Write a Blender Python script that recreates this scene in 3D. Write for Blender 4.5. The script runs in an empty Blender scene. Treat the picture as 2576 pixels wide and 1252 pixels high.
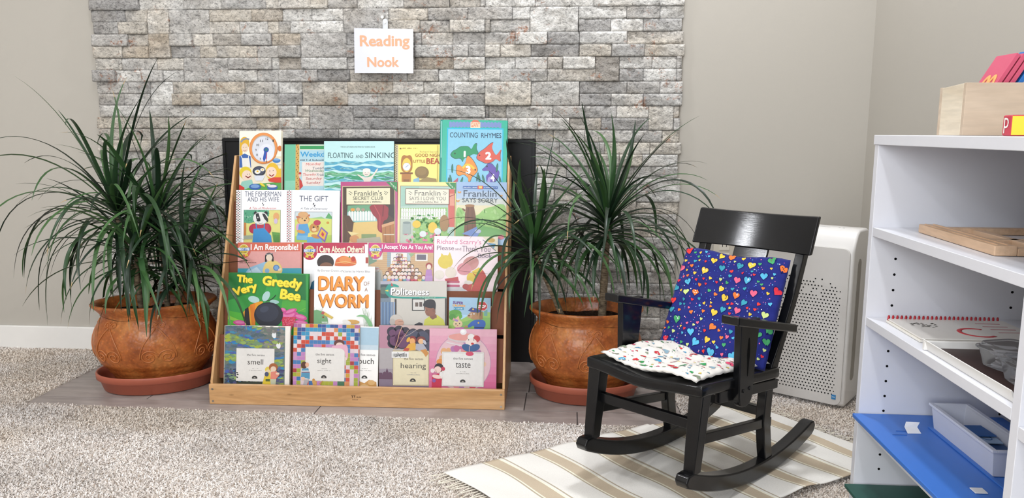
import bpy, math, random
import numpy as np
from mathutils import Vector, Matrix
random.seed(7)
SC = bpy.context.scene
COL = SC.collection
PI = math.pi

# ------------------------------------------------------------------ camera
CAM_H = 0.80
PITCH = math.atan(296 / 1935); YAW = math.radians(4.2); ROLL = math.radians(0.2)
cam_d = bpy.data.cameras.new('camera'); cam = bpy.data.objects.new('camera', cam_d); COL.objects.link(cam)
cam_d.sensor_width = 36.0; cam_d.lens = 36.0 * 1935 / 2576; cam_d.clip_start = 0.02
cf = Vector((-math.sin(YAW) * math.cos(PITCH), math.cos(YAW) * math.cos(PITCH), -math.sin(PITCH)))
cr = Vector((math.cos(YAW), math.sin(YAW), 0)); cu_ = cr.cross(cf)
r2 = cr * math.cos(ROLL) + cu_ * math.sin(ROLL); u2 = cu_ * math.cos(ROLL) - cr * math.sin(ROLL)
cam.matrix_world = Matrix(((r2.x, u2.x, -cf.x, 0), (r2.y, u2.y, -cf.y, 0), (r2.z, u2.z, -cf.z, CAM_H), (0, 0, 0, 1)))
SC.camera = cam

# ------------------------------------------------------------------ world, lights, exposure
w = bpy.data.worlds.new('world'); SC.world = w; w.use_nodes = True
w.node_tree.nodes['Background'].inputs[0].default_value = (0.75, 0.85, 1.0, 1)
w.node_tree.nodes['Background'].inputs[1].default_value = 0.3
SC.view_settings.view_transform = 'Standard'; SC.view_settings.look = 'None'
SC.view_settings.gamma = 1.0; SC.view_settings.exposure = -0.27
SC.view_settings.use_curve_mapping = False
CEIL = 2.45
def lamp_light(name, x, y, power, size=0.15, col=(0.93, 0.955, 1.0)):
    d = bpy.data.lights.new(name, 'AREA'); d.shape = 'DISK'; d.size = size; d.energy = power; d.color = col
    o = bpy.data.objects.new(name, d); COL.objects.link(o); o.location = (x, y, CEIL - 0.022)
    return o
LAMPS = [(0.38, 2.12, 24), (-2.35, 0.95, 22), (0.05, 0.7, 15), (-1.0, 1.75, 7), (-1.2, -0.6, 15), (0.1, -1.4, 12), (-2.3, -1.4, 8)]
for i, (x, y, p) in enumerate(LAMPS):
    lamp_light('ceiling_lamp_light', x, y, p, .21 if x < -2 and y > 0 else .15)
# added fill light behind the photographer, brightens the room from the front
d = bpy.data.lights.new('added_fill_light', 'AREA'); d.shape = 'RECTANGLE'; d.size = 1.5; d.size_y = 1.05; d.energy = 97; d.color = (0.9, 0.945, 1.0)
o = bpy.data.objects.new('added_fill_light', d); COL.objects.link(o); o.location = (-0.9, -2.495, 1.45); o.rotation_euler = (math.radians(90), 0, 0)

# ------------------------------------------------------------------ helpers
def lin(c):
    if isinstance(c, str):
        c = [int(c[i:i + 2], 16) / 255 for i in (0, 2, 4)]
    return tuple((v / 12.92 if v <= 0.04045 else ((v + 0.055) / 1.055) ** 2.4) for v in c[:3]) + (1,)
def tag(o, label=None, cat=None, group=None, kind=None):
    if label: o['label'] = label
    if cat: o['category'] = cat
    if group: o['group'] = group
    if kind: o['kind'] = kind
    return o
def empty(name, loc=(0, 0, 0), rz=0, label=None, cat=None, group=None):
    o = bpy.data.objects.new(name, None); COL.objects.link(o); o.location = loc; o.rotation_euler = (0, 0, rz)
    o.empty_display_size = 0.02
    return tag(o, label, cat, group)
class MB:
    def __init__(s): s.v = []; s.f = []; s.c = []; s.m = []
    def add(s, vs, fs, col=None, M=None, mi=0):
        n = len(s.v)
        s.v += [tuple(M @ Vector(p)) for p in vs] if M is not None else [tuple(p) for p in vs]
        s.f += [tuple(i + n for i in f) for f in fs]; s.c += [col] * len(fs); s.m += [mi] * len(fs)
        return s
    def box(s, x0, x1, y0, y1, z0, z1, col=None, M=None, mi=0):
        vs = [(x0, y0, z0), (x1, y0, z0), (x1, y1, z0), (x0, y1, z0), (x0, y0, z1), (x1, y0, z1), (x1, y1, z1), (x0, y1, z1)]
        return s.add(vs, [(0, 3, 2, 1), (4, 5, 6, 7), (0, 1, 5, 4), (1, 2, 6, 5), (2, 3, 7, 6), (3, 0, 4, 7)], col, M, mi)
    def prism(s, poly, d0, d1, axis='x', col=None, M=None, mi=0):
        # poly of 2-D points extruded along an axis: 'x' poly=(y,z); 'y' poly=(x,z); 'z' poly=(x,y)
        mk = {'x': lambda p, d: (d, p[0], p[1]), 'y': lambda p, d: (p[0], d, p[1]), 'z': lambda p, d: (p[0], p[1], d)}[axis]
        n = len(poly); vs = [mk(p, d0) for p in poly] + [mk(p, d1) for p in poly]
        fs = [tuple(range(n)), tuple(range(2 * n - 1, n - 1, -1))] + [(i, i + n, (i + 1) % n + n, (i + 1) % n) for i in range(n)]
        return s.add(vs, fs, col, M, mi)
    def cyl(s, p0, p1, r0, r1=None, n=16, col=None, cap=True, mi=0):
        r1 = r0 if r1 is None else r1
        p0 = Vector(p0); p1 = Vector(p1); d = (p1 - p0).normalized()
        a = Vector((0, 0, 1)) if abs(d.z) < 0.9 else Vector((1, 0, 0)); e1 = d.cross(a).normalized(); e2 = d.cross(e1)
        vs = [p0 + (e1 * math.cos(2 * PI * i / n) + e2 * math.sin(2 * PI * i / n)) * r0 for i in range(n)] + \
             [p1 + (e1 * math.cos(2 * PI * i / n) + e2 * math.sin(2 * PI * i / n)) * r1 for i in range(n)]
        fs = [(i, (i + 1) % n, (i + 1) % n + n, i + n) for i in range(n)]
        if cap: fs += [tuple(range(n - 1, -1, -1)), tuple(range(n, 2 * n))]
        return s.add(vs, fs, col, None, mi)
    def tube(s, pts, rad, n=8, col=None, mi=0, flat=1.0):
        pts = [Vector(p) for p in pts]; m = len(pts); vs = []; up = None
        for i, p in enumerate(pts):
            t = (pts[min(i + 1, m - 1)] - pts[max(i - 1, 0)]).normalized()
            if up is None:
                a = Vector((0, 0, 1)) if abs(t.z) < 0.9 else Vector((1, 0, 0)); up = t.cross(a).normalized()
            up = (up - t * up.dot(t)).normalized(); e2 = t.cross(up)
            r = rad[i] if isinstance(rad, (list, tuple)) else rad
            vs += [p + up * math.cos(2 * PI * k / n) * r + e2 * math.sin(2 * PI * k / n) * r * flat for k in range(n)]
        fs = [(i * n + k, i * n + (k + 1) % n, (i + 1) * n + (k + 1) % n, (i + 1) * n + k) for i in range(m - 1) for k in range(n)]
        fs += [tuple(range(n - 1, -1, -1)), tuple(range((m - 1) * n, m * n))]
        return s.add(vs, fs, col, None, mi)
    def lathe(s, prof, n=48, sx=1, sy=1, col=None, close=False):
        vs = [(r * sx * math.cos(2 * PI * i / n), r * sy * math.sin(2 * PI * i / n), z) for r, z in prof for i in range(n)]
        m = len(prof)
        fs = [(j * n + i, j * n + (i + 1) % n, (j + 1) * n + (i + 1) % n, (j + 1) * n + i) for j in range(m - 1) for i in range(n)]
        fs += [tuple(range(n - 1, -1, -1)), tuple(range((m - 1) * n, m * n))]
        return s.add(vs, fs, col)
    def grid(s, fn, nu, nv, col=None, wrap=False):
        vs = [fn(i / nu, j / nv) for j in range(nv + 1) for i in range(nu + 1)]
        fs = [(j * (nu + 1) + i, j * (nu + 1) + i + 1, (j + 1) * (nu + 1) + i + 1, (j + 1) * (nu + 1) + i) for j in range(nv) for i in range(nu)]
        return s.add(vs, fs, col)
    def build(s, name, mat=None, parent=None, smooth=False, bevel=0, seg=2, sub=0):
        me = bpy.data.meshes.new(name); me.from_pydata(s.v, [], s.f)
        for mm in (mat if isinstance(mat, (list, tuple)) else [mat]):
            if mm: me.materials.append(mm)
        if isinstance(mat, (list, tuple)): me.polygons.foreach_set('material_index', s.m)
        if any(c is not None for c in s.c):
            at = me.color_attributes.new('Col', 'FLOAT_COLOR', 'CORNER')
            arr = []
            for c, f in zip(s.c, s.f): arr += list(c or (1, 1, 1, 1)) * len(f)
            at.data.foreach_set('color', arr)
        if smooth: me.polygons.foreach_set('use_smooth', [True] * len(me.polygons))
        me.update(); o = bpy.data.objects.new(name, me); COL.objects.link(o)
        if parent: o.parent = parent
        if bevel:
            b = o.modifiers.new('Bevel', 'BEVEL'); b.width = bevel; b.segments = seg; b.limit_method = 'ANGLE'; b.angle_limit = 0.7
            me.polygons.foreach_set('use_smooth', [True] * len(me.polygons))
            b.harden_normals = True
        if sub:
            q = o.modifiers.new('Sub', 'SUBSURF'); q.levels = sub; q.render_levels = sub
        return o
def mesh_np(name, V, Fq, mat, parent=None, cols=None, smooth=False):
    # quads from numpy arrays, optional per-face colours
    me = bpy.data.meshes.new(name); nf = len(Fq)
    me.vertices.add(len(V)); me.vertices.foreach_set('co', np.asarray(V, np.float32).ravel())
    me.loops.add(nf * 4); me.loops.foreach_set('vertex_index', np.asarray(Fq, np.int32).ravel())
    me.polygons.add(nf); me.polygons.foreach_set('loop_start', np.arange(0, nf * 4, 4, dtype=np.int32))
    me.polygons.foreach_set('loop_total', np.full(nf, 4, np.int32))
    if smooth: me.polygons.foreach_set('use_smooth', np.ones(nf, bool))
    me.update(calc_edges=True); me.materials.append(mat)
    if cols is not None:
        at = me.color_attributes.new('Col', 'FLOAT_COLOR', 'CORNER')
        c = np.ones((nf, 4, 4), np.float32); c[:, :, :3] = np.asarray(cols)[:, None, :]
        at.data.foreach_set('color', c.ravel())
    o = bpy.data.objects.new(name, me); COL.objects.link(o)
    if parent: o.parent = parent
    return o
def rotz(a): return Matrix.Rotation(a, 4, 'Z')
def vnoise(x, y, seed=0):
    # smooth value noise on numpy arrays, about -1..1
    rs = np.random.RandomState(seed); g = rs.rand(256, 256) * 2 - 1
    xi = np.floor(x).astype(int); yi = np.floor(y).astype(int); fx = x - xi; fy = y - yi
    fx = fx * fx * (3 - 2 * fx); fy = fy * fy * (3 - 2 * fy)
    a = g[yi % 256, xi % 256]; b = g[yi % 256, (xi + 1) % 256]; c = g[(yi + 1) % 256, xi % 256]; e = g[(yi + 1) % 256, (xi + 1) % 256]
    return (a * (1 - fx) + b * fx) * (1 - fy) + (c * (1 - fx) + e * fx) * fy

# ------------------------------------------------------------------ materials
class NT:
    def __init__(s, name):
        s.m = bpy.data.materials.new(name); s.m.use_nodes = True; s.t = s.m.node_tree; s.b = s.t.nodes['Principled BSDF']
    def n(s, ty, **k):
        q = s.t.nodes.new(ty)
        for a, b in k.items():
            if a in q.inputs: q.inputs[a].default_value = b
            else: setattr(q, a, b)
        return q
    def l(s, a, b): s.t.links.new(a, b)
    def ramp(s, fac, stops):
        r = s.n('ShaderNodeValToRGB'); s.l(fac, r.inputs[0]); e = r.color_ramp.elements
        while len(e) < len(stops): e.new(0.5)
        for q, (p, c) in zip(e, stops): q.position = p; q.color = lin(c) if not isinstance(c, float) else (c, c, c, 1)
        return r.outputs[0]
    def mix(s, fac, a, b, mode='MIX'):
        q = s.n('ShaderNodeMix'); q.data_type = 'RGBA'; q.blend_type = mode
        for sock, v in ((q.inputs[0], fac), (q.inputs[6], a), (q.inputs[7], b)):
            if hasattr(v, 'links'): s.l(v, sock)
            else: sock.default_value = v
        return q.outputs[2]
    def coord(s, kind='Object', scale=(1, 1, 1), rot=(0, 0, 0)):
        c = s.n('ShaderNodeTexCoord'); m = s.n('ShaderNodeMapping'); m.inputs['Scale'].default_value = scale; m.inputs['Rotation'].default_value = rot
        s.l(c.outputs[kind], m.inputs[0]); return m.outputs[0]
    def noise(s, vec, scale, detail=4, rough=0.55, dist=0.0):
        q = s.n('ShaderNodeTexNoise'); q.inputs['Scale'].default_value = scale; q.inputs['Detail'].default_value = detail
        q.inputs['Roughness'].default_value = rough; q.inputs['Distortion'].default_value = dist; s.l(vec, q.inputs['Vector']); return q.outputs[0]
    def voro(s, vec, scale, feature='F1'):
        q = s.n('ShaderNodeTexVoronoi'); q.inputs['Scale'].default_value = scale; q.feature = feature; s.l(vec, q.inputs['Vector']); return q
    def bump(s, h, strength=0.3, dist=0.002):
        q = s.n('ShaderNodeBump'); q.inputs['Strength'].default_value = strength; q.inputs['Distance'].default_value = dist
        s.l(h, q.inputs['Height']); s.l(q.outputs[0], s.b.inputs['Normal']); return q
    def set(s, col=None, rough=0.5, spec=0.5, metal=0.0, coat=0.0):
        if col is not None:
            if hasattr(col, 'links'): s.l(col, s.b.inputs['Base Color'])
            else: s.b.inputs['Base Color'].default_value = lin(col)
        s.b.inputs['Roughness'].default_value = rough; s.b.inputs['Specular IOR Level'].default_value = spec
        s.b.inputs['Metallic'].default_value = metal; s.b.inputs['Coat Weight'].default_value = coat
        return s.m
def plain(name, c, rough=0.5, spec=0.5, var=0.06, scale=40, bump=0.0, metal=0.0, coat=0.0):
    t = NT(name); v = t.coord(); nz = t.noise(v, scale)
    c0 = lin(c); dk = tuple(x * (1 - var) for x in c0[:3]) + (1,); lt = tuple(min(1, x * (1 + var)) for x in c0[:3]) + (1,)
    t.set(t.mix(nz, dk, lt), rough, spec, metal, coat)
    if bump: t.bump(nz, bump, 0.001)
    return t.m
def vcol_mat(name, rough=0.4, spec=0.4, var=0.05, scale=200, bump=0.0, sheen=0.0, gain=1.0):
    t = NT(name); a = t.n('ShaderNodeAttribute', attribute_name='Col'); v = t.coord(); nz = t.noise(v, scale)
    r = t.ramp(nz, [(0.3, (1 - var) * gain), (0.7, gain)]); t.set(t.mix(1.0, a.outputs[0], r, 'MULTIPLY'), rough, spec)
    if bump: t.bump(nz, bump, 0.001)
    if sheen: t.b.inputs['Sheen Weight'].default_value = sheen
    return t.m
def wood(name, c_lo, c_mid, c_hi, axis='x', scale=6, rough=0.35, knots=False, coat=0.0):
    t = NT(name); st = {'x': (1, 9, 9), 'y': (9, 1, 9), 'z': (9, 9, 1)}[axis]
    v = t.coord(scale=st); n1 = t.noise(v, scale, 5, 0.6, 1.2); n2 = t.noise(v, scale * 6, 3, 0.5)
    base = t.ramp(n1, [(0.28, c_lo), (0.5, c_mid), (0.72, c_hi)])
    fine = t.ramp(n2, [(0.35, 0.88), (0.6, 1.0)]); colr = t.mix(1.0, base, fine, 'MULTIPLY')
    if knots:
        v2 = t.coord(scale=(5, 5, 14)); vo = t.voro(v2, 1.6); k = t.ramp(vo.outputs['Distance'], [(0.0, 0.55), (0.045, 0.62), (0.09, 1.0)])
        colr = t.mix(1.0, colr, k, 'MULTIPLY')
    t.set(colr, rough, 0.4, 0, coat); t.bump(n2, 0.08, 0.001); return t.m
def wall_mat(name, c):
    t = NT(name); v = t.coord(); n1 = t.noise(v, 260, 3); n2 = t.noise(v, 0.9, 2)
    c0 = lin(c); t.set(t.mix(n2, tuple(x * 0.97 for x in c0[:3]) + (1,), c0), 0.75, 0.25); t.bump(n1, 0.12, 0.0008); return t.m
M_WALL = wall_mat('painted_drywall', 'b6b1a8')
M_CEIL = wall_mat('ceiling_paint', 'ece9e4')
M_TRIM = plain('trim_paint', 'e9e7e3', 0.4, 0.4, 0.02)
M_PRINT = vcol_mat('printed_card', 0.34, 0.4, 0.05, 90, gain=.82)
M_INK = vcol_mat('ink', 0.38, 0.4, 0.03, 90)
M_BEECH = wood('maple_plywood', 'b98a58', 'd0a270', 'ddb384', 'x', 3.0, 0.32, True, 0.25)
M_BEECHV = wood('maple_side', 'bd9060', 'd2a675', 'dbb485', 'z', 3.0, 0.35)
M_HARDB = plain('brown_hardboard', '7d4a31', 0.55, 0.3, 0.12, 60)
M_WHITE = plain('white_laminate', 'dfe0e6', 0.35, 0.45, 0.015, 30)
M_BLACK = plain('black_metal', '141416', 0.45, 0.3, 0.1, 30)
M_STEEL = plain('screw_steel', 'b8b4ac', 0.3, 0.5, 0.1, 80, metal=1.0)
M_SCREWHOLE = plain('dark_hole', '0c0c0d', 0.8, 0.1)
M_PAPER = plain('page_edges', 'e8e4da', 0.7, 0.2, 0.05, 300)
# ------------------------------------------------------------------ room shell
WY = 2.62; XL = -3.0; XR = 0.97; YB = -2.5
def struct(name, mb, m, **k):
    o = mb.build(name, m, **k); o['kind'] = 'structure'; return o
struct('wall_back', MB().box(XL - .1, XR + .1, WY, WY + .1, -.05, CEIL + .05), M_WALL)
struct('wall_right', MB().box(XR, XR + .1, YB, WY, -.05, CEIL + .05), M_WALL)
struct('wall_left', MB().box(XL - .1, XL, YB, WY, -.05, CEIL + .05), M_WALL)
struct('ceiling', MB().box(XL - .1, XR + .1, YB - .1, WY + .1, CEIL, CEIL + .08), M_CEIL)
# wall behind the photographer, with a window opening added for the fill light
mb = MB(); wx0, wx1, wz0, wz1 = -1.7, -0.1, 0.875, 2.025
mb.box(XL - .1, wx0, YB - .1, YB, -.05, CEIL + .05); mb.box(wx1, XR + .1, YB - .1, YB, -.05, CEIL + .05)
mb.box(wx0, wx1, YB - .1, YB, -.05, wz0); mb.box(wx0, wx1, YB - .1, YB, wz1, CEIL + .05)
struct('wall_front', mb, M_WALL)
mb = MB()
for a, b in ((wx0, wx0 + .05), (wx1 - .05, wx1), ((wx0 + wx1) / 2 - .02, (wx0 + wx1) / 2 + .02)): mb.box(a, b, YB - .08, YB - .03, wz0, wz1)
mb.box(wx0, wx1, YB - .08, YB - .03, wz0, wz0 + .05); mb.box(wx0, wx1, YB - .08, YB - .03, wz1 - .05, wz1)
struct('window_added', mb, M_TRIM)  # unseen window frame, added to go with the fill light
def baseb(name, x0, x1, y0, y1): struct(name, MB().box(x0, x1, y0, y1, 0, .088), M_TRIM, bevel=.003)
baseb('baseboard_back', XL, -1.64, WY - .014, WY); baseb('baseboard_back_right', .372, XR, WY - .014, WY)
baseb('baseboard_right', XR - .014, XR, YB, WY - .014); baseb('baseboard_left', XL, XL + .014, YB, WY - .014)
# recessed lamps in the ceiling
t = NT('lamp_lens'); t.set('f4f2ec', .5); t.b.inputs['Emission Color'].default_value = (1, .96, .9, 1); t.b.inputs['Emission Strength'].default_value = 2.0
for x, y, p in LAMPS:
    rl_ = 1.3 if (x < -2 and y > 0) else 1.0
    r = empty('recessed_lamp', (x, y, CEIL), 0, 'round white recessed lamp in the ceiling', 'lamp', 'recessed ceiling lamps')
    MB().lathe([(.105 * rl_, -.001), (.105 * rl_, -.008), (.085 * rl_, -.012), (.085 * rl_, -.001)], 32).build('trim_ring', M_TRIM, r, smooth=True)
    MB().cyl((0, 0, -.001), (0, 0, -.006), .082 * rl_, n=32).build('lens', t.m, r)

# ------------------------------------------------------------------ floor, hearth slab, carpet pile
t = NT('carpet_backing'); v = t.coord(); t.set(t.ramp(t.noise(v, 120), [(.35, 'c4bab0'), (.65, 'd8d0c8')]), .95, .05)
M_CARPB = t.m
HX0, HX1, HYF0, HYF1 = -1.585, .33, 2.055, 2.018     # hearth: left, right, front edge at left / right
struct('floor', MB().box(XL - .1, XR + .1, YB - .1, WY + .1, -.12, 0.0), M_CARPB)
# carpet ground: everywhere but under the hearth
mb = MB(); A_, B_, C_ = XL, XR, YB
for q in ([(A_, C_), (HX0, C_), (HX0, WY), (A_, WY)], [(HX0, C_), (HX1, C_), (HX1, HYF1 - .003), (HX0, HYF0 - .003)], [(HX1, C_), (B_, C_), (B_, WY), (HX1, WY)]): mb.prism(q, .0002, .0045, 'z')
struct('floor_carpet', mb, M_CARPB)
t = NT('hearth_tile'); v = t.coord(scale=(1.2, 9, 1)); n1 = t.noise(v, 3.2, 6, .65, .6); n2 = t.noise(t.coord(scale=(1, 3, 1)), 14, 5, .7)
a = t.n('ShaderNodeAttribute', attribute_name='Col')
base = t.ramp(n1, [(.25, '8d8482'), (.5, 'a59b97'), (.75, 'b6ada9')]); r2_ = t.ramp(n2, [(.3, .86), (.6, 1.0)])
t.set(t.mix(1.0, t.mix(1.0, base, r2_, 'MULTIPLY'), a.outputs[0], 'MULTIPLY'), .38, .4); t.bump(n2, .1, .001)
M_TILE = t.m
def hfront(x): return HYF0 + (HYF1 - HYF0) * (x - HX0) / (HX1 - HX0)
mb = MB(); rows = [1.9, 2.125, 2.281, 2.437, 2.62]; offs = [[-.712, .035], [-1.25, -.118], [-.8, -.112, .2], [-1.3, -.5, .1]]
rnd = random.Random(3)
for ri in range(4):
    ya, yb = rows[ri], rows[ri + 1] - .0035; xs = [HX0] + offs[ri] + [HX1]
    for xa, xb in zip(xs, xs[1:]):
        g = rnd.uniform(.88, 1.05); c = (g, g * .99, g * .98, 1); xb2 = xb - .0035
        y0a = max(ya, hfront(xa)) if ri == 0 else ya; y0b = max(ya, hfront(xb2)) if ri == 0 else ya
        sh = .02 if 0 < ri < 0 else 0
        mb.prism([(xa, y0a), (xb2, y0b), (xb2 + sh, yb), (xa + sh, yb)], .0005, .004, 'z', c)
hearth = mb.build('floor_hearth', M_TILE); hearth['kind'] = 'structure'
struct('floor_hearth_grout', MB().prism([(HX0, HYF0 + .001), (HX1, HYF1 + .001), (HX1, 2.62), (HX0, 2.62)], .0003, .0022, 'z'), plain('grout', '4e4846', .8))

def carpet():
    rs = np.random.RandomState(5)
    N = 560000
    # denser close to the camera, where single tufts are seen
    x = rs.uniform(-3.0, .965, N * 2); y = rs.uniform(.62, 2.606, N * 2)
    keep = (np.abs(x + .08 * y) < .74 * y + .3)
    hf = HYF0 + (HYF1 - HYF0) * (x - HX0) / (HX1 - HX0)
    keep &= ~((x > HX0 - .002) & (x < HX1) & (y > hf - .002))
    keep &= ~((x > .604) & (y < 1.608))
    x = x[keep][:N]; y = y[keep][:N]; n = len(x)
    az = rs.uniform(0, 2 * PI, n) ; lean = rs.uniform(.45, 1.35, n); L = rs.uniform(.0045, .0088, n); wd = rs.uniform(.0008, .0015, n)
    field = vnoise(x * 9, y * 9, 2) * .7 + vnoise(x * 28, y * 28, 3) * .5; lean = np.clip(lean + field * .35, .1, 1.4); az = az + field * 1.5
    dx, dy = np.cos(az), np.sin(az); px, py = -dy, dx
    tw = rs.uniform(-.6, .6, n); px2 = px * np.cos(tw) ; py2 = py * np.cos(tw); pz2 = np.sin(tw) * .5
    V = []
    for k, s in enumerate((0, .55, 1.0)):
        l1 = lean * (0.55 + .6 * s); hx = np.sin(l1) * L * s; hz = np.cos(l1) * L * s + (-.001 if k == 0 else 0)
        cx, cy, cz = x + dx * hx, y + dy * hx, .004 + hz
        wv = wd * (1.0 if k < 2 else .75)
        V += [np.stack([cx - px2 * wv, cy - py2 * wv, cz - pz2 * wv], 1), np.stack([cx + px2 * wv, cy + py2 * wv, cz + pz2 * wv], 1)]
    V = np.stack(V, 1).reshape(-1, 3)
    b = (np.arange(n) * 6)[:, None]
    Fq = np.concatenate([np.stack([b[:, 0], b[:, 0] + 1, b[:, 0] + 3, b[:, 0] + 2], 1), np.stack([b[:, 0] + 2, b[:, 0] + 3, b[:, 0] + 5, b[:, 0] + 4], 1)])
    pal = np.array([lin(c)[:3] for c in ('ebe4df', 'e2d9d2', 'f0ece8', 'd7ccc2', 'a39384', 'e5dfda')])
    w_ = rs.rand(n); idx = np.searchsorted(np.cumsum([.26, .24, .20, .14, .05, .11]), w_).clip(0, 5)
    big = .97 * np.clip(1.02 + .13 * vnoise(x * 4.1, y * 5.1, 8) + .09 * vnoise(x * 11, y * 13, 9), .75, 1.12)
    c = pal[idx] * big[:, None]; tn = np.clip(.5 - 1.3 * vnoise(x * 4.6 + 9, y * 5.6, 14), 0, 1)[:, None]; c = c * (1 - tn * np.array([.06, .10, .16]))
    m = vcol_mat('carpet_yarn', .9, .08, .1, 400)
    o = mesh_np('carpet_pile', V, Fq, m, None, np.concatenate([c, c]))
    tag(o, 'beige flecked shaggy carpet pile around the grey hearth', 'carpet', kind='stuff')
carpet()

# ------------------------------------------------------------------ split-face stone cladding
STONES = {
 0: '-1628,-1459,D -1459,-1305,L -1305,-1170,M -1170,-1017,L -1017,-973,C -973,-807,C -807,-708,M -708,-552,L -552,-399,D -399,-296,M -296,-281,M -281,-118,L -118,72,L 72,284,L 284,363,L',
 1: '-1612,-1510,D -1510,-1433,C -1433,-1357,C2 -1357,-1216,M2 -1216,-1068,C -1068,-962,T -962,-862,L -862,-756,L -756,-603,M2 -603,-471,C -471,-338,M -338,-192,M -192,-134,L -134,23,L2 23,179,L 179,285,M 285,363,L',
 2: '-1615,-1534,D -1534,-1436,C -1219,-1113,C -1113,-1015,L -1015,-977,C -977,-937,D -937,-757,L -604,-499,C -499,-398,D -398,-282,L -282,-265,C -265,-134,M 24,128,D 128,233,L 233,357,D',
 3: '-1610,-1504,M -1504,-1432,M -1432,-1357,T2 -1357,-1278,M -1278,-1207,L -1207,-1108,D -1108,-1004,D -1004,-979,T -979,-903,T -903,-747,M2 -747,-717,D -717,-517,M -517,-494,M -494,-389,C -389,-282,M -282,-181,M -181,-77,L -77,28,D 28,182,L 182,364,C',
 4: '-1607,-1527,C -1527,-1435,T -1360,-1255,D -1255,-1194,C -1194,-1054,C -1054,-981,M -981,-904,M -748,-718,M -718,-517,M -517,-389,L -389,-337,M -337,-282,M -282,-232,C -232,-130,C -130,28,D 28,133,C 133,239,L 239,369,C',
 5: '-1616,-1533,C -1533,-1408,M -1408,-1314,C -1314,-1158,M2 -1158,-1006,M -1006,-982,L -982,-904,T -904,-746,L -746,-640,M -640,-518,M -518,-386,T -386,-282,L -282,-182,L -182,-76,L -76,-25,C -25,80,L 80,159,T2 159,265,M 265,344,L 344,361,M',
 6: '-1628,-1558,D -1558,-1465,L -1465,-1390,M -1390,-1317,M -1160,-1058,L -1058,-984,M -984,-953,M -953,-850,M -850,-739,D -739,-698,D -698,-543,M -543,-438,M -438,-336,L -336,-282,L -282,-232,L -232,-76,L -76,81,M 160,238,D 238,345,L 345,363,M',
 7: '-1623,-1516,M -1516,-1439,M -1439,-1358,L2 -1358,-1205,C -1205,-1105,T -1105,-1004,M -1004,-986,L -986,-905,L -905,-748,T2 -748,-593,T -593,-489,C -489,-386,L -386,-282,L -282,-129,C2 -129,30,M2 30,186,D 186,293,M 293,366,M',
 8: '-1620,-1536,D -1536,-1442,M -1360,-1259,T -1259,-1107,M -1107,-1037,L -1037,-987,M -987,-906,D -749,-646,L -646,-541,C -541,-435,L -435,-282,M 31,135,D 135,240,M 240,366,D',
 9: '-1184,-1086,M -1086,-989,C -989,-925,D -925,-883,C -883,-731,D2 -731,-577,D -577,-471,M -471,-282,M -282,-269,D -269,-212,C -212,-56,M -56,48,M 48,154,M 154,259,L 259,340,C2 340,358,T',
 10: '-1167,-1069,C -1069,-991,T -991,-884,T -732,-521,D -521,-425,M -425,-206,M -206,-106,L -106,-1,L -1,104,T 104,260,D 341,361,M',
 11: '-1181,-1075,M -1075,-993,M -993,-934,L -934,-782,D -782,-676,M -676,-577,M -577,-425,D -425,-206,M -206,-159,M -159,-54,D -54,51,M 51,209,M 209,305,M 305,361,C',
}

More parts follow.
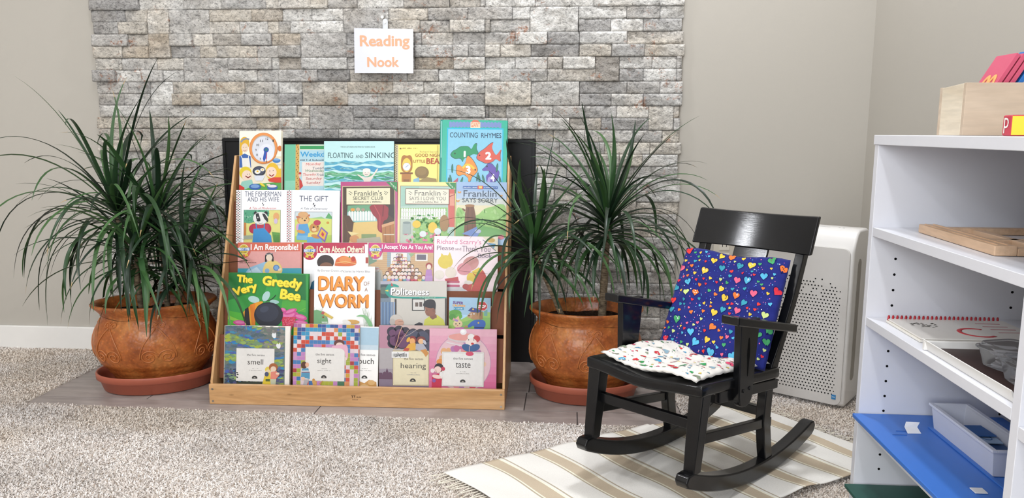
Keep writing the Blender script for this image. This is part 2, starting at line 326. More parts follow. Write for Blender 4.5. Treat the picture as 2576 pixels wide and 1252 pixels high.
SX0, SX1, SPITCH, STOP = -1.632, .366, .0396, 1.2007
def stone_wall():
    rs = random.Random(11); stones = []     # (x0,x1,ztop,zbot,class)
    occ = {}
    def fill(r, x0, x1):
        x = x0
        while x < x1 - .001:
            L = rs.choice([.075, .1, .13, .15, .15, .2]); e = x + L
            if x1 - e < .05: e = x1
            two = rs.random() < .1 and r < 29 and not any(a < e and b > x for a, b in occ.get(r + 1, []))
            stones.append((x, e, r, 2 if two else 1, rs.choice('DMMMLLCCM')))
            if two: occ.setdefault(r + 1, []).append((x, e))
            x = e
    def free(r):
        seg = [(SX0 + rs.uniform(-.008, .006), SX1 + rs.uniform(-.008, .006))]
        for a, b in sorted(occ.get(r, [])):
            out = []
            for p, q in seg:
                if a < q and b > p: out += [(p, a)] if a - p > .02 else []; out += [(b, q)] if q - b > .02 else []
                else: out.append((p, q))
            seg = out
        return seg
    for r in range(0, 12):
        ss = [s.split(',') for s in STONES[r].split()]
        for i, (a, b, c) in enumerate(ss):
            x0, x1 = int(a) / 1000, int(b) / 1000
            if i == 0: x0 = SX0 + rs.uniform(-.01, .012)
            sp = 2 if c.endswith('2') else 1
            stones.append((x0, x1, r, sp, c[0]))
            if sp == 2: occ.setdefault(r + 1, []).append((x0, x1))
    for r in list(range(12, 31)) + list(range(-31, 0)):
        for a, b in free(r): fill(r, a, b)
    base = {'D': 'a8a6a4', 'M': 'c3c0bc', 'L': 'dedcd8', 'C': 'd2cbc0', 'T': 'c3b8a9'}
    rust = lin('9a6a4c')
    V = []; Fq = []; C = []; nv = 0; rn = np.random.RandomState(4); X0, X1, ZT = -1.191, -.113, .773
    for (x0, x1, r, sp, cl) in stones:
        zt = STOP - SPITCH * (r - 1); zb = zt - SPITCH * sp
        if zt < .005: continue
        zb = max(zb, .004)
        parts = [(x0, x1, zb, zt)]
        # the fireplace opening cuts the cladding
        if zb < ZT and x1 > X0 and x0 < X1:
            parts = []
            if x0 < X0 - .01: parts.append((x0, X0, zb, zt))
            if x1 > X1 + .01: parts.append((X1, x1, zb, zt))
            if zt > ZT + .006: parts.append((max(x0, X0), min(x1, X1), ZT, zt))
        for a, b, c, e in parts:
            a += .0006; b -= .0006; c += .0006; e -= .0006
            high = r < -2
            st = .02 if high else .0055
            nx = max(2, int((b - a) / st)); nz = max(2, int((e - c) / st)); amp = .0030
            prot = rs.uniform(0, .005) if rs.random() < .72 else rs.uniform(.006, .013)
            gx, gz = np.meshgrid(np.linspace(a, b, nx + 1), np.linspace(c, e, nz + 1)); sd = rn.randint(1, 30)
            sx = gx * 1.0 + sd * 3.3
            h = vnoise(sx * 40, gz * 60 + gx * 22, sd) * 1.0 + vnoise(sx * 110, gz * 130, sd + 1) * .8 + vnoise(sx * 14, gz * 20, sd + 2) * .9
            edge = np.minimum(np.minimum(gx - a, b - gx), np.minimum(gz - c, e - gz)); ef = np.clip(edge / .004, 0, 1)
            yy = WY - .022 - prot - h * amp * (.6 + .4 * ef) + .0007 * (1 - ef)
            P = np.stack([gx, yy, gz], 2).reshape(-1, 3); V.append(P)
            i, j = np.meshgrid(np.arange(nx), np.arange(nz)); q = (j * (nx + 1) + i).ravel() + nv
            Fq.append(np.stack([q, q + 1, q + nx + 2, q + nx + 1], 1))
            col = np.array(lin(base[cl])[:3]) * rs.uniform(.88, 1.1)
            # veins of darker, lighter and rusty stone inside one piece
            fx = gx[:-1, :-1].ravel(); fz = gz[:-1, :-1].ravel(); sdx = fx + sd * 1.7
            vn = vnoise(sdx * 26 + fz * 30, fz * 38 - fx * 9, sd + 3); v2 = vnoise(sdx * 90, fz * 100, sd + 5); v3 = vnoise(sdx * 12, fz * 22, sd + 7)
            k = np.clip(1 + .16 * vn + .10 * v2, .55, 1.3)[:, None] * np.ones((1, 3))
            edc = np.minimum(np.minimum(fx - a, b - fx - st), np.minimum(fz - c, e - fz - st)) < .001
            k[edc & (rn.rand(len(fx)) < .6)] *= 1.13
            pits = (v2 + .5 * vnoise(sdx * 170, fz * 170, sd + 6)) < -.95
            mixv = np.clip(.5 + 1.1 * vnoise(sdx * 9, fz * 17, sd + 9), 0, 1)[:, None]
            alt = np.array(lin(base[rs.choice('DMLLC')])[:3])
            cc = (col[None, :] * (1 - .6 * mixv) + alt[None, :] * .6 * mixv) * k
            rm = (v3 > .62) & (vn > .15) & (rs.random() < .35)
            C.append(cc)
            # sides back to the wall
            n0 = nv + len(P); yb = WY - .001
            V.append(np.array([[a, yb, c], [b, yb, c], [b, yb, e], [a, yb, e]]))
            c00, c10, c11, c01 = nv, nv + nx, nv + nz * (nx + 1) + nx, nv + nz * (nx + 1)
            low = nv + np.arange(nx + 1); up_ = nv + nz * (nx + 1) + np.arange(nx + 1); lf = nv + np.arange(nz + 1) * (nx + 1); rt = lf + nx
            # dense border rings duplicated on the wall plane
            ring = [(low, n0), (up_, n0), (lf, n0), (rt, n0)]
            m0 = n0 + 4
            for q_, flip in ((low, 0), (up_, 1), (lf, 1), (rt, 0)):
                Pq = np.concatenate(V)[q_] if False else P[q_ - nv].copy(); Pq[:, 1] = yb; V.append(Pq)
                ids = m0 + np.arange(len(q_)); m0 += len(q_)
                A, B, Cc, D = q_[:-1], q_[1:], ids[1:], ids[:-1]
                Fq.append(np.stack([A, D, Cc, B] if not flip else [A, B, Cc, D], 1)); C.append(np.tile(col, (len(A), 1)))
            nv = m0
    V = np.concatenate(V); Fq = np.concatenate(Fq); C = np.concatenate(C)
    t = NT('travertine'); a = t.n('ShaderNodeAttribute', attribute_name='Col'); v = t.coord(); vs = t.coord(scale=(1, 1, 1.6), rot=(0, .6, 0))
    n1 = t.noise(vs, 85, 6, .72, .7); n2 = t.noise(v, 230, 4, .6); r1 = t.ramp(n1, [(.36, .38), (.44, .78), (.52, 1.0), (.64, 1.18)]); r2 = t.ramp(n2, [(.3, .80), (.55, 1.0)])
    n3 = t.noise(v, 13, 3, .6, .5); n4 = t.noise(v, 60, 5, .7, 1.2); vo = t.voro(t.coord(scale=(1, 1, 1.3)), 75); pit = t.ramp(vo.outputs['Distance'], [(.10, .38), (.20, 1.0)])
    pm = t.ramp(t.noise(v, 22, 3, .6), [(.50, 0.0), (.60, 1.0)]); pit2 = t.mix(pm, (1, 1, 1, 1), pit)
    rm1 = t.ramp(n3, [(.60, 0.0), (.66, 1.0)]); rm2 = t.ramp(n4, [(.50, 0.0), (.58, .75)]); rmask = t.mix(1.0, rm1, rm2, 'MULTIPLY')
    cb = t.mix(rmask, a.outputs[0], lin('a9714e'))
    tan = t.mix(t.ramp(t.noise(v, 7, 3), [(.45, 0.0), (.7, .55)]), (1, 1, 1, 1), lin('efe8de')); cb = t.mix(1.0, cb, tan, 'MULTIPLY')
    t.set(t.mix(1.0, t.mix(1.0, t.mix(1.0, cb, r1, 'MULTIPLY'), r2, 'MULTIPLY'), pit2, 'MULTIPLY'), .6, .35)
    hsum = t.n('ShaderNodeMath', operation='ADD'); t.l(n1, hsum.inputs[0]); t.l(n2, hsum.inputs[1]); t.bump(hsum.outputs[0], .75, .005)
    o = mesh_np('wall_stone_cladding', V, Fq, t.m, None, C); o['kind'] = 'structure'
    # dark backing seen in the joints
    mbk = MB(); 
    for a_, b_, c_, d_ in ((SX0 + .01, X0 - .002, .004, CEIL - .01), (X1 + .002, SX1 - .01, .004, CEIL - .01), (X0 - .002, X1 + .002, ZT + .002, CEIL - .01)):
        mbk.box(a_, b_, WY - .012, WY - .0005, c_, d_)
    bk = mbk.build('wall_stone_backing', plain('mortar', '5b5650', .9, .1)); bk['kind'] = 'structure'
stone_wall()
fp = empty('fireplace_cover', (-.652, WY - .03, .004), 0, 'large matte black fireplace cover set into the stone behind the book rack', 'fireplace')
MB().box(-.538, .538, 0, .028, 0, .768).build('panel', M_BLACK, fp, bevel=.002)
mb = MB(); mb.box(-.538, .538, -.004, 0, .758, .768); mb.box(-.538, -.528, -.004, 0, 0, .758); mb.box(.528, .538, -.004, 0, 0, .758)
mb.build('frame', M_BLACK, fp, bevel=.001)

# ------------------------------------------------------------------ small things on the walls
TEXT = {}
def text_mesh(s, bold=0.0):
    # flat lettering scaled to the unit square; bold = thickened by shifted copies, each a hair in front of the last
    k = (s, bold)
    if k in TEXT: return TEXT[k]
    cu = bpy.data.curves.new('lettering', 'FONT'); cu.body = s; cu.resolution_u = 3
    ob = bpy.data.objects.new('lettering', cu); me = bpy.data.meshes.new_from_object(ob)
    vs = [v.co.copy() for v in me.vertices]; fs = [tuple(p.vertices) for p in me.polygons]
    bpy.data.objects.remove(ob); bpy.data.meshes.remove(me); bpy.data.curves.remove(cu)
    x0 = min(v.x for v in vs); x1 = max(v.x for v in vs); y0 = min(v.y for v in vs); y1 = max(v.y for v in vs)
    W_, H_ = max(x1 - x0, 1e-6), max(y1 - y0, 1e-6); n = len(vs)
    sh = [(0, 0)] if bold < .005 else [(bold * math.cos(a), bold * math.sin(a)) for a in np.arange(8) * PI / 4]
    b = bold if bold >= .005 else 0; ov = []; of = []
    for q, (dx, dy) in enumerate(sh):
        ov += [((v.x + dx - x0 + b) / (W_ + 2 * b), (v.y + dy - y0 + b) / (H_ + 2 * b), q * .000008) for v in vs]; of += [tuple(i + q * n for i in f) for f in fs]
    out = (ov, of, W_ / H_)
    TEXT[k] = out; return out
SY = WY - .065
sg = empty('sign', (-.611, SY, 1.057), 0, 'white laminated paper sign reading Reading Nook on the stone wall', 'sign')
M_OR = plain('orange_print', 'e9ac86', .4, .4, .02)
sg_sheet = MB().add([(-.098, 0, .075), (.098, 0, .071), (.096, 0, -.070), (-.1, 0, -.069), (-.098, .0008, .075), (.098, .0008, .071), (.096, .0008, -.070), (-.1, .0008, -.069)],
         [(0, 3, 2, 1), (4, 5, 6, 7), (0, 1, 5, 4), (1, 2, 6, 5), (2, 3, 7, 6), (3, 0, 4, 7)]).build('sheet', plain('laminated_paper', 'dcdee8', .25, .5, .01), sg)
for s, x0, x1, z0, z1 in (('Reading', -.080, .086, .006, .052), ('Nook', -.057, .049, -.050, -.017)):
    vs, fs, _ = text_mesh(s, .03); MB().add([(x0 + u * (x1 - x0), -.0004 - k, z0 + q * (z1 - z0)) for u, q, k in vs], fs).build('lettering', M_OR, sg_sheet)
hk = empty('wall_hook', (-.607, SY + .004, 1.118), 0, 'clear adhesive hook holding the Reading Nook sign', 'hook')
M_CLEAR = plain('clear_plastic', 'd8dce0', .12, .6, .02)
mb = MB(); pts = [(math.cos(a) * .0085, .036 + math.sin(a) * .0085) for a in np.linspace(0, PI, 10)] + [(-.0085, -.03), (.0085, -.03)]
mb.prism(pts, .003, .008, 'y').build('strip', M_CLEAR, hk, bevel=.001)
MB().cyl((0, .0005, .032), (0, .003, .032), .003, n=12).build('button', M_STEEL, hk)
mb = MB(); mb.cyl((-.617, SY + .010, 1.168), (-.617, SY + .030, 1.168), .005, n=14)
tag(mb.build('nail', M_STEEL), 'small grey nail head in the stone above the sign', 'nail')
M_OF = plain('outlet_face', 'dcd6ca', .4)
ot = empty('power_outlet', (.527, WY - .001, .40), 0, 'beige power outlet low on the wall behind the rocking chair', 'outlet')
MB().box(-.036, .036, -.005, 0, -.058, .058).build('plate', plain('outlet_plate', 'cfc8ba', .4), ot, bevel=.002)
for z in (-.02, .02):
    so_ = MB().box(-.017, .017, -.007, -.004, z - .015, z + .015).build('socket', M_OF, ot, bevel=.001)
    for x in (-.007, .006): MB().box(x - .001, x + .001, -.0074, -.0065, z - .003, z + .006).build('slot', M_SCREWHOLE, so_)
# ------------------------------------------------------------------ tiered book display
RK = 0.16; RT = {5: .062, 4: .194, 3: .325, 2: .455, 1: .58}; RV = {5: .025, 4: .085, 3: .137, 2: .189, 1: .241}
rack = empty('book_display_rack', (-.61, 2.116, 0), math.radians(1.5), 'maple tiered book display rack standing on the hearth before the fireplace', 'book rack')
prof = [(.004, .0045), (.36, .0045), (.36, .70), (.345, .722), (.262, .722), (.004, .070)]
for s in (-1, 1):
    a, b = (-.4345, -.427) if s < 0 else (.427, .4345)
    sp = MB().prism(prof, a, b, 'x').build('side_panel', M_BEECHV, rack, bevel=.0015)
    for z in (.23, .36, .49, .62):
        yy = .004 + (z - .07) * .396 + .06; MB().cyl((s * .434, yy, z), (s * .4353, yy, z), .003, n=10).build('screw_cap', M_STEEL, sp)
fbd = MB().box(-.4345, .4345, -.008, .004, .0045, .064).build('front_board', M_BEECH, rack, bevel=.0012)
for x in (-.424, .424):
    for z in (.014, .050): MB().cyl((x, -.0088, z), (x, -.007, z), .0032, n=12).build('screw', M_STEEL, fbd)
mb = MB()   # small burned mark on the front board
for k in range(2):
    x = -.012 + k * .0065
    mb.add([(x, -.0084, .040), (x + .0022, -.0084, .040), (x + .0032, -.0084, .0365), (x + .0042, -.0084, .040), (x + .0055, -.0084, .040), (x + .0037, -.0084, .035), (x + .0037, -.0084, .031), (x + .0022, -.0084, .031), (x + .0022, -.0084, .035)], [tuple(range(9))])
rr = random.Random(2)
for k in range(7): mb.box(.003 + k * .002, .0043 + k * .002, -.0084, -.008, .033, .0345 + rr.random() * .0015)
for k in range(8): mb.box(-.010 + k * .0022, -.0088 + k * .0022, -.0084, -.008, .0255, .0265 + rr.random() * .001)
mb.build('maker_mark', plain('burned_mark', '4a2e1c', .6), fbd)
MB().box(-.4265, .4265, .004, .36, .0046, .011).build('bottom_board', M_BEECH, rack)
s_ = math.hypot(1, RK)
for k in (1, 2, 3, 4):
    t0, v0 = RT[k], RV[k] - .0165; dz = .128
    MB().prism([(v0, t0), (v0 + .005, t0), (v0 + .005 - RK * dz, t0 - dz), (v0 - RK * dz, t0 - dz)], -.4268, .4268, 'x').build('pocket_panel', M_HARDB, rack, bevel=.0006)
    v1 = v0 - RK * .052
    MB().box(-.4268, .4268, v1 + .005, v1 + .032, t0 - .060, t0 - .052).build('book_ledge', M_HARDB, rack)
zt = .70; vb = RV[1] + RK * (zt - RT[1]) + .016
MB().prism([(vb, zt), (vb + .006, zt), (vb + .006 - RK * .16, zt - .16), (vb - RK * .16, zt - .16)], -.4268, .4268, 'x').build('back_panel', M_HARDB, rack)

BOOKS = {
'clock':(1,0.233,-0.4170,0.1343,0.7991,0.0126,1.2667,1.2485,602,328.5),
'weekdays':(1,0.241,-0.2748,0.1642,0.7572,0.0042,1.2631,1.2488,716,363.0),
'floating':(1,0.233,-0.1474,0.2203,0.7677,0.0040,1.2515,1.2419,815,355.0),
'goodnight':(1,0.243,0.0739,0.1608,0.7586,0.0042,1.2462,1.2406,993,363.0),
'counting':(1,0.233,0.2175,0.2090,0.8336,-0.0087,1.2344,1.2333,1108,302.0),
'fisherman':(2,0.189,-0.4148,0.1604,0.6169,0.0070,1.2532,1.2350,594,478.0),
'gift':(2,0.189,-0.2531,0.1644,0.6175,-0.0004,1.2454,1.2311,723,478.5),
'secret':(2,0.189,-0.0866,0.1769,0.6453,0.0133,1.2368,1.2273,857,456.5),
'ilove':(2,0.189,0.0921,0.1787,0.6453,-0.0003,1.2283,1.2227,1001.5,457.5),
'sorry':(2,0.189,0.2721,0.1550,0.6461,-0.0052,1.2203,1.2185,1148,457.75),
'responsible':(3,0.137,-0.3949,0.1988,0.4616,0.0101,1.2349,1.2177,598,609.5),
'care':(3,0.137,-0.1905,0.1995,0.4631,0.0101,1.2249,1.2128,763.6,610.0),
'accept':(3,0.137,0.0103,0.1987,0.4639,-0.0019,1.2153,1.2076,927.5,611.0),
'please':(3,0.137,0.2105,0.1935,0.4861,-0.0025,1.2058,1.2028,1092.5,594.0),
'greedy':(4,0.085,-0.4093,0.2457,0.3746,-0.0049,1.2186,1.2015,575,686.75),
'diary':(4,0.085,-0.1465,0.1835,0.3974,0.0019,1.2072,1.1952,791,669.75),
'politeness':(4,0.085,0.0544,0.1999,0.3561,0.0124,1.1968,1.1901,957,707.0),
'super':(4,0.085,0.2620,0.1242,0.3096,-0.0045,1.1887,1.1848,1130,748.55),
'smell':(5,0.025,-0.4030,0.1979,0.2268,-0.0026,1.1991,1.1798,565,819.5),
'sight':(5,0.017,-0.1919,0.1973,0.2368,-0.0049,1.1848,1.1712,739,815.3),
'touch':(5,0.025,-0.1372,0.1969,0.2302,-0.0084,1.1862,1.1738,787,820.0),
'hearing':(5,0.025,0.0608,0.2043,0.2352,0.0071,1.1762,1.1689,954,818.3),
'taste':(5,0.017,0.2113,0.1973,0.2294,-0.0010,1.1651,1.1615,1080.7,827.0),
}
BM = {}
def book_matrix(name):
    tier, off, u0, wd, zt, roll, sx, sy, px, py = BOOKS[name]
    A = math.radians(1.5)
    U = Vector((math.cos(A), math.sin(A), 0)); V = Vector((-math.sin(A), math.cos(A), 0)); O = Vector((-.61, 2.116, 0))
    Yd = (V * RK + Vector((0, 0, 1))).normalized(); N = U.cross(Yd)
    zb = RT[tier] - .0475 if tier < 5 else .0175
    h = (zt - zb) * s_
    U2 = (U + Yd * roll).normalized(); Y2 = N.cross(U2)
    top = O + U * u0 + V * (off + RK * (zt - RT[tier])) + Vector((0, 0, zt)) - Yd * (roll * wd / 2)
    org = top - Y2 * h
    return org, U2, Y2, N, wd, h, sx, sy, px, py
class Art:
    def __init__(s, name, th=.005, cover='ffffff', spine=None, label='', pages=False, cat='book', thing='picture_book', round_=.002, grp=None):
        s.org, U2, Y2, N, s.w, s.h, s.sx, s.sy, s.px, s.py = book_matrix(name)
        s.root = bpy.data.objects.new(thing, None); COL.objects.link(s.root); s.root.empty_display_size = .02
        s.root.matrix_world = Matrix(((U2.x, Y2.x, N.x, s.org.x), (U2.y, Y2.y, N.y, s.org.y), (U2.z, Y2.z, N.z, s.org.z), (0, 0, 0, 1)))
        tag(s.root, label, cat)
        s.art = MB(); s.txt = MB(); s.k = 0; s.o = (0, 0, 1); s.clip = (0, 0, s.w, s.h)
        pr = M_BOOK(cover)
        if th > .0062:   # hardback: two boards, spine and a page block
            s.fc = MB().box(0, s.w, 0, s.h, -.0022, 0).build('front_cover', pr, s.root, bevel=.0009)
            MB().box(0, s.w, 0, s.h, -th, -th + .0022).build('back_cover', pr, s.root, bevel=.0009)
            MB().box(.0025, s.w - .004, .0035, s.h - .0035, -th + .0022, -.0022).build('pages', M_PAPER, s.root)
            MB().box(-.0002, .0025, 0, s.h, -th, 0).build('spine', M_BOOK(spine or cover), s.root, bevel=.0009)
        else:
            s.fc = MB().box(0, s.w, 0, s.h, -.0007, 0).build('front_cover', pr, s.root, bevel=.0002)
            MB().box(.0006, s.w - .0006, .0004, s.h - .0006, -th + .0007, -.0007).build('pages', M_PAPER, s.root)
            MB().box(0, s.w, 0, s.h, -th, -th + .0007).build('back_cover', pr, s.root, bevel=.0002)
    def z(s, x0, y0, k): s.o = (x0, y0, k); return s
    def P(s, x, y):
        X = s.o[0] + x / s.o[2]; Y = s.o[1] + y / s.o[2]
        return ((X - s.px) * s.sx / 1000, s.h - (Y - s.py) * s.sy / 1000)
    def lay(s): s.k += 1; return .00010 + s.k * .00003
    def _clip(s, pts):
        x0, y0, x1, y1 = s.clip
        for ax, lim, sg in ((0, x0, 1), (0, x1, -1), (1, y0, 1), (1, y1, -1)):
            out = []
            for i, p in enumerate(pts):
                q = pts[i - 1]; pi = (p[ax] - lim) * sg >= 0; qi = (q[ax] - lim) * sg >= 0
                if pi != qi:
                    t = (lim - q[ax]) / (p[ax] - q[ax]); out.append((q[0] + (p[0] - q[0]) * t, q[1] + (p[1] - q[1]) * t))
                if pi: out.append(p)
            pts = out
            if not pts: break
        return pts
    def raw(s, pts, c, z=None):
        e = .0003; s.clip = (e, e, s.w - e, s.h - e)
        pts = s._clip(pts)
        if len(pts) < 3: return s
        z = z or s.lay()
        a = sum(p[0] * q[1] - q[0] * p[1] for p, q in zip(pts, pts[1:] + pts[:1]))
        if a < 0: pts = pts[::-1]
        s.art.add([(p[0], p[1], z) for p in pts], [tuple(range(len(pts)))], lin(c)); return s
    def poly(s, pts, c, z=None, hard=False):
        if len(pts) >= 7 and not hard:      # drawn outlines are rounded
            for _ in range(2):
                pts = [q for a, b in zip(pts, pts[1:] + pts[:1]) for q in ((a[0] * .78 + b[0] * .22, a[1] * .78 + b[1] * .22), (a[0] * .22 + b[0] * .78, a[1] * .22 + b[1] * .78))]
        return s.raw([s.P(*p) for p in pts], c, z)
    def rect(s, x0, y0, x1, y1, c, z=None): return s.poly([(x0, y0), (x1, y0), (x1, y1), (x0, y1)], c, z)
    def full(s, c): return s.raw([(0, 0), (s.w, 0), (s.w, s.h), (0, s.h)], c)
    def el(s, cx, cy, rx, ry, c, rot=0, z=None, a0=0, a1=360):
        n = 20 if max(rx, ry) / s.o[2] > 4 else 10
        r = math.radians(rot); pts = []
        for i in range(n + (a1 - a0 < 360)):
            t = math.radians(a0 + (a1 - a0) * i / n); x = rx * math.cos(t); y = ry * math.sin(t)
            pts.append((cx + x * math.cos(r) - y * math.sin(r), cy + x * math.sin(r) + y * math.cos(r)))
        return s.poly(pts, c, z)
    def ring(s, cx, cy, rx, ry, w, c):
        n = 32; z = s.lay(); vs = []
        for i in range(n):
            t = 2 * PI * i / n
            for q in (0, w): vs.append(s.P(cx + (rx - q) * math.cos(t), cy + (ry - q) * math.sin(t)) + (z,))
        s.art.add(vs, [(2 * i, 2 * i + 1, (2 * i + 3) % (2 * n), (2 * i + 2) % (2 * n)) for i in range(n)], lin(c)); return s
    def ln(s, pts, w, c, z=None):
        z = z or s.lay()
        for a, b in zip(pts, pts[1:]):
            d = math.hypot(b[0] - a[0], b[1] - a[1]) or 1; nx, ny = -(b[1] - a[1]) / d * w / 2, (b[0] - a[0]) / d * w / 2
            s.poly([(a[0] + nx, a[1] + ny), (b[0] + nx, b[1] + ny), (b[0] - nx, b[1] - ny), (a[0] - nx, a[1] - ny)], c, z)
        return s
    def frame(s, x0, y0, x1, y1, w, c):
        return s.ln([(x0, y0), (x1, y0), (x1, y1), (x0, y1), (x0, y0)], w, c)
    def tx(s, body, x0, y0, x1, y1, c, bold=0.0, sl=0.0, rot=0.0, shadow=None):
        vs, fs, asp = text_mesh(body, bold); r = math.radians(rot); cx, cy = (x0 + x1) / 2, (y0 + y1) / 2
        if shadow: s.tx(body, x0 + shadow[0], y0 + shadow[1], x1 + shadow[0], y1 + shadow[1], shadow[2], bold + .012, sl, rot)
        z = s.lay() + .0001; out = []
        for u, v, dz in vs:
            x = x0 + u * (x1 - x0) + sl * (v - .5) * (y1 - y0) - cx; y = y1 - v * (y1 - y0) - cy
            x, y = x * math.cos(r) - y * math.sin(r), x * math.sin(r) + y * math.cos(r)
            p = s.P(cx + x, cy + y); out.append((min(max(p[0], 0), s.w), min(max(p[1], 0), s.h), z + dz))
        s.txt.add(out, fs, lin(c)); return s
    def blur(s, x0, y0, x1, y1, c, n=14):   # a line of print too small to read
        rr = random.Random(int(x0 * 7 + y0)); z = s.lay(); st = (x1 - x0) / n
        for i in range(n):
            if rr.random() < .13: continue
            hh = rr.uniform(.45, 1); s.rect(x0 + i * st, y1 - (y1 - y0) * hh, x0 + (i + .68) * st, y1, c, z)
        return s
    def kid(s, cx, cy, r, hair, skin='f2cdb0', face=True):
        s.el(cx, cy - r * .15, r * 1.12, r * 1.1, hair); s.el(cx, cy + r * .12, r * .82, r * .86, skin)
        if face:
            s.el(cx - r * .32, cy, r * .07, r * .12, '2a2220'); s.el(cx + r * .32, cy, r * .07, r * .12, '2a2220')
            s.ln([(cx - r * .3, cy + r * .4), (cx, cy + r * .52), (cx + r * .3, cy + r * .4)], r * .09, '8a3a30')
        return s
    def done(s):
        if s.art.f: s.art.build('cover_picture', M_PRINT, s.fc)
        if s.txt.f: s.txt.build('cover_lettering', M_INK, s.fc)
        return s.root
_bm = {}
def M_BOOK(c):
    if c not in _bm: _bm[c] = plain('cover_card_' + c, c, .3, .5, .03, 60)
    return _bm[c]
C1 = (560, 290, 5.9625); C2 = (940, 290, 5.9625); C3 = (570, 460, 5.2167); C4 = (840, 440, 4.317)
C5 = (560, 600, 5.2175); C6 = (920, 600, 5.216); C7 = (530, 800, 5.007); C8 = (900, 800, 5.007)
def wavy(y, x0, x1, a, ph, wl, n=18): return [(x0 + (x1 - x0) * i / n, y + a * math.sin(ph + (x1 - x0) * i / n / wl * 2 * PI) + a * .4 * math.sin(ph * 2 + i * 1.3)) for i in range(n + 1)]

def book_clock():
    a = Art('clock', .014, 'f1ecd8', 'dfe6e4', 'cream board book with an orange toy clock face, top row far left').z(*C1)
    a.rect(250, 620, 890, 1115, 'f4ead0')
    for k in range(4): a.rect(560 + k * 90, 620, 562 + k * 90, 760, 'd9c79a')
    a.rect(560, 620, 890, 628, 'e6cf9a').rect(700, 738, 890, 746, '9db8d8')
    a.el(810, 680, 60, 34, '3f7fc4').el(810, 664, 56, 14, '7fb0e2')
    # woman at left
    a.el(330, 420, 72, 100, 'e8b62e').rect(256, 430, 300, 620, 'e8b62e').el(335, 485, 52, 68, 'f5dcc4').ln([(310, 520), (335, 535), (360, 518)], 5, 'a03030')
    a.ln([(275, 400), (310, 360), (360, 345), (400, 360)], 24, '8c95ac').ln([(305, 478), (322, 474)], 4, '333333').ln([(345, 478), (362, 474)], 4, '333333')
    a.poly([(255, 610), (330, 570), (420, 610), (430, 780), (255, 780)], '3a66b0').poly([(290, 640), (400, 640), (420, 780), (300, 780)], 'f2f0ea')
    a.ln([(275, 600), (300, 650)], 10, 'f2f0ea').ln([(395, 600), (385, 650)], 10, 'f2f0ea')
    a.poly([(245, 1040), (900, 1000), (900, 1120), (245, 1120)], '5aa648')
    # children and pan
    a.el(345, 860, 92, 95, 'ead02c').el(365, 900, 74, 80, 'f7ddc8').ln([(345, 905), (385, 935), (425, 905)], 16, '8c2f2f').el(375, 880, 5, 8, '222222').el(405, 878, 5, 8, '222222')
    a.poly([(290, 990), (440, 960), (470, 1060), (330, 1110), (250, 1110)], '98d0c0').poly([(245, 1030), (330, 1080), (330, 1115), (245, 1115)], 'd8382c')
    a.el(550, 835, 98, 76, '2e3242').el(550, 828, 84, 60, '454b60').el(527, 845, 44, 32, 'f6f4ea').el(600, 815, 32, 24, 'f6f4ea').el(527, 838, 16, 13, 'f0c02c').el(602, 815, 12, 10, 'f0c02c')
    a.poly([(470, 900), (640, 900), (600, 980), (500, 980)], 'e4e8f2')
    a.el(750, 840, 100, 130, 'efc22e').rect(800, 800, 880, 930, 'efc22e').el(735, 855, 78, 82, 'f7ddc8').ln([(700, 890), (740, 915), (775, 885)], 15, '9c2f2f').el(710, 835, 5, 9, '222222').el(762, 828, 5, 9, '222222')
    a.poly([(680, 960), (760, 930), (890, 930), (895, 1010), (800, 1010), (700, 990)], 'd9402e')
    a.el(490, 1070, 90, 46, '2f62b0').el(490, 1062, 66, 28, '7ba4d8').el(750, 1080, 80, 44, '3a68ac').el(750, 1062, 66, 20, 'f0e6ec').el(600, 1040, 48, 16, 'f0d83a', 35).el(690, 1040, 30, 14, 'f7ddc8')
    # clock
    a.el(860, 498, 30, 42, 'd9752c').el(615, 495, 214, 236, 'd4732a').el(615, 492, 206, 228, 'ef9a52').el(617, 500, 176, 200, 'b9b9b4').el(617, 505, 170, 190, 'e3e6ef')
    a.el(660, 560, 120, 130, 'eef0f8')
    for s_t, x, y in (('12', 670, 352), ('1', 762, 383), ('11', 585, 383), ('10', 532, 444), ('9', 505, 520), ('8', 521, 593), ('7', 570, 657), ('6', 662, 690)):
        w_ = 20 if len(s_t) > 1 else 9; a.tx(s_t, x - w_, y - 17, x + w_, y + 17, '1d1d1f', .01)
    a.poly([(646, 530), (672, 530), (668, 640), (660, 690), (652, 640)], 'd04a6a').poly([(632, 530), (668, 535), (655, 640), (625, 705), (608, 650)], '2a55b4').el(658, 518, 40, 40, '2a4fb0').el(660, 515, 24, 24, '2c7480')
    a.done()
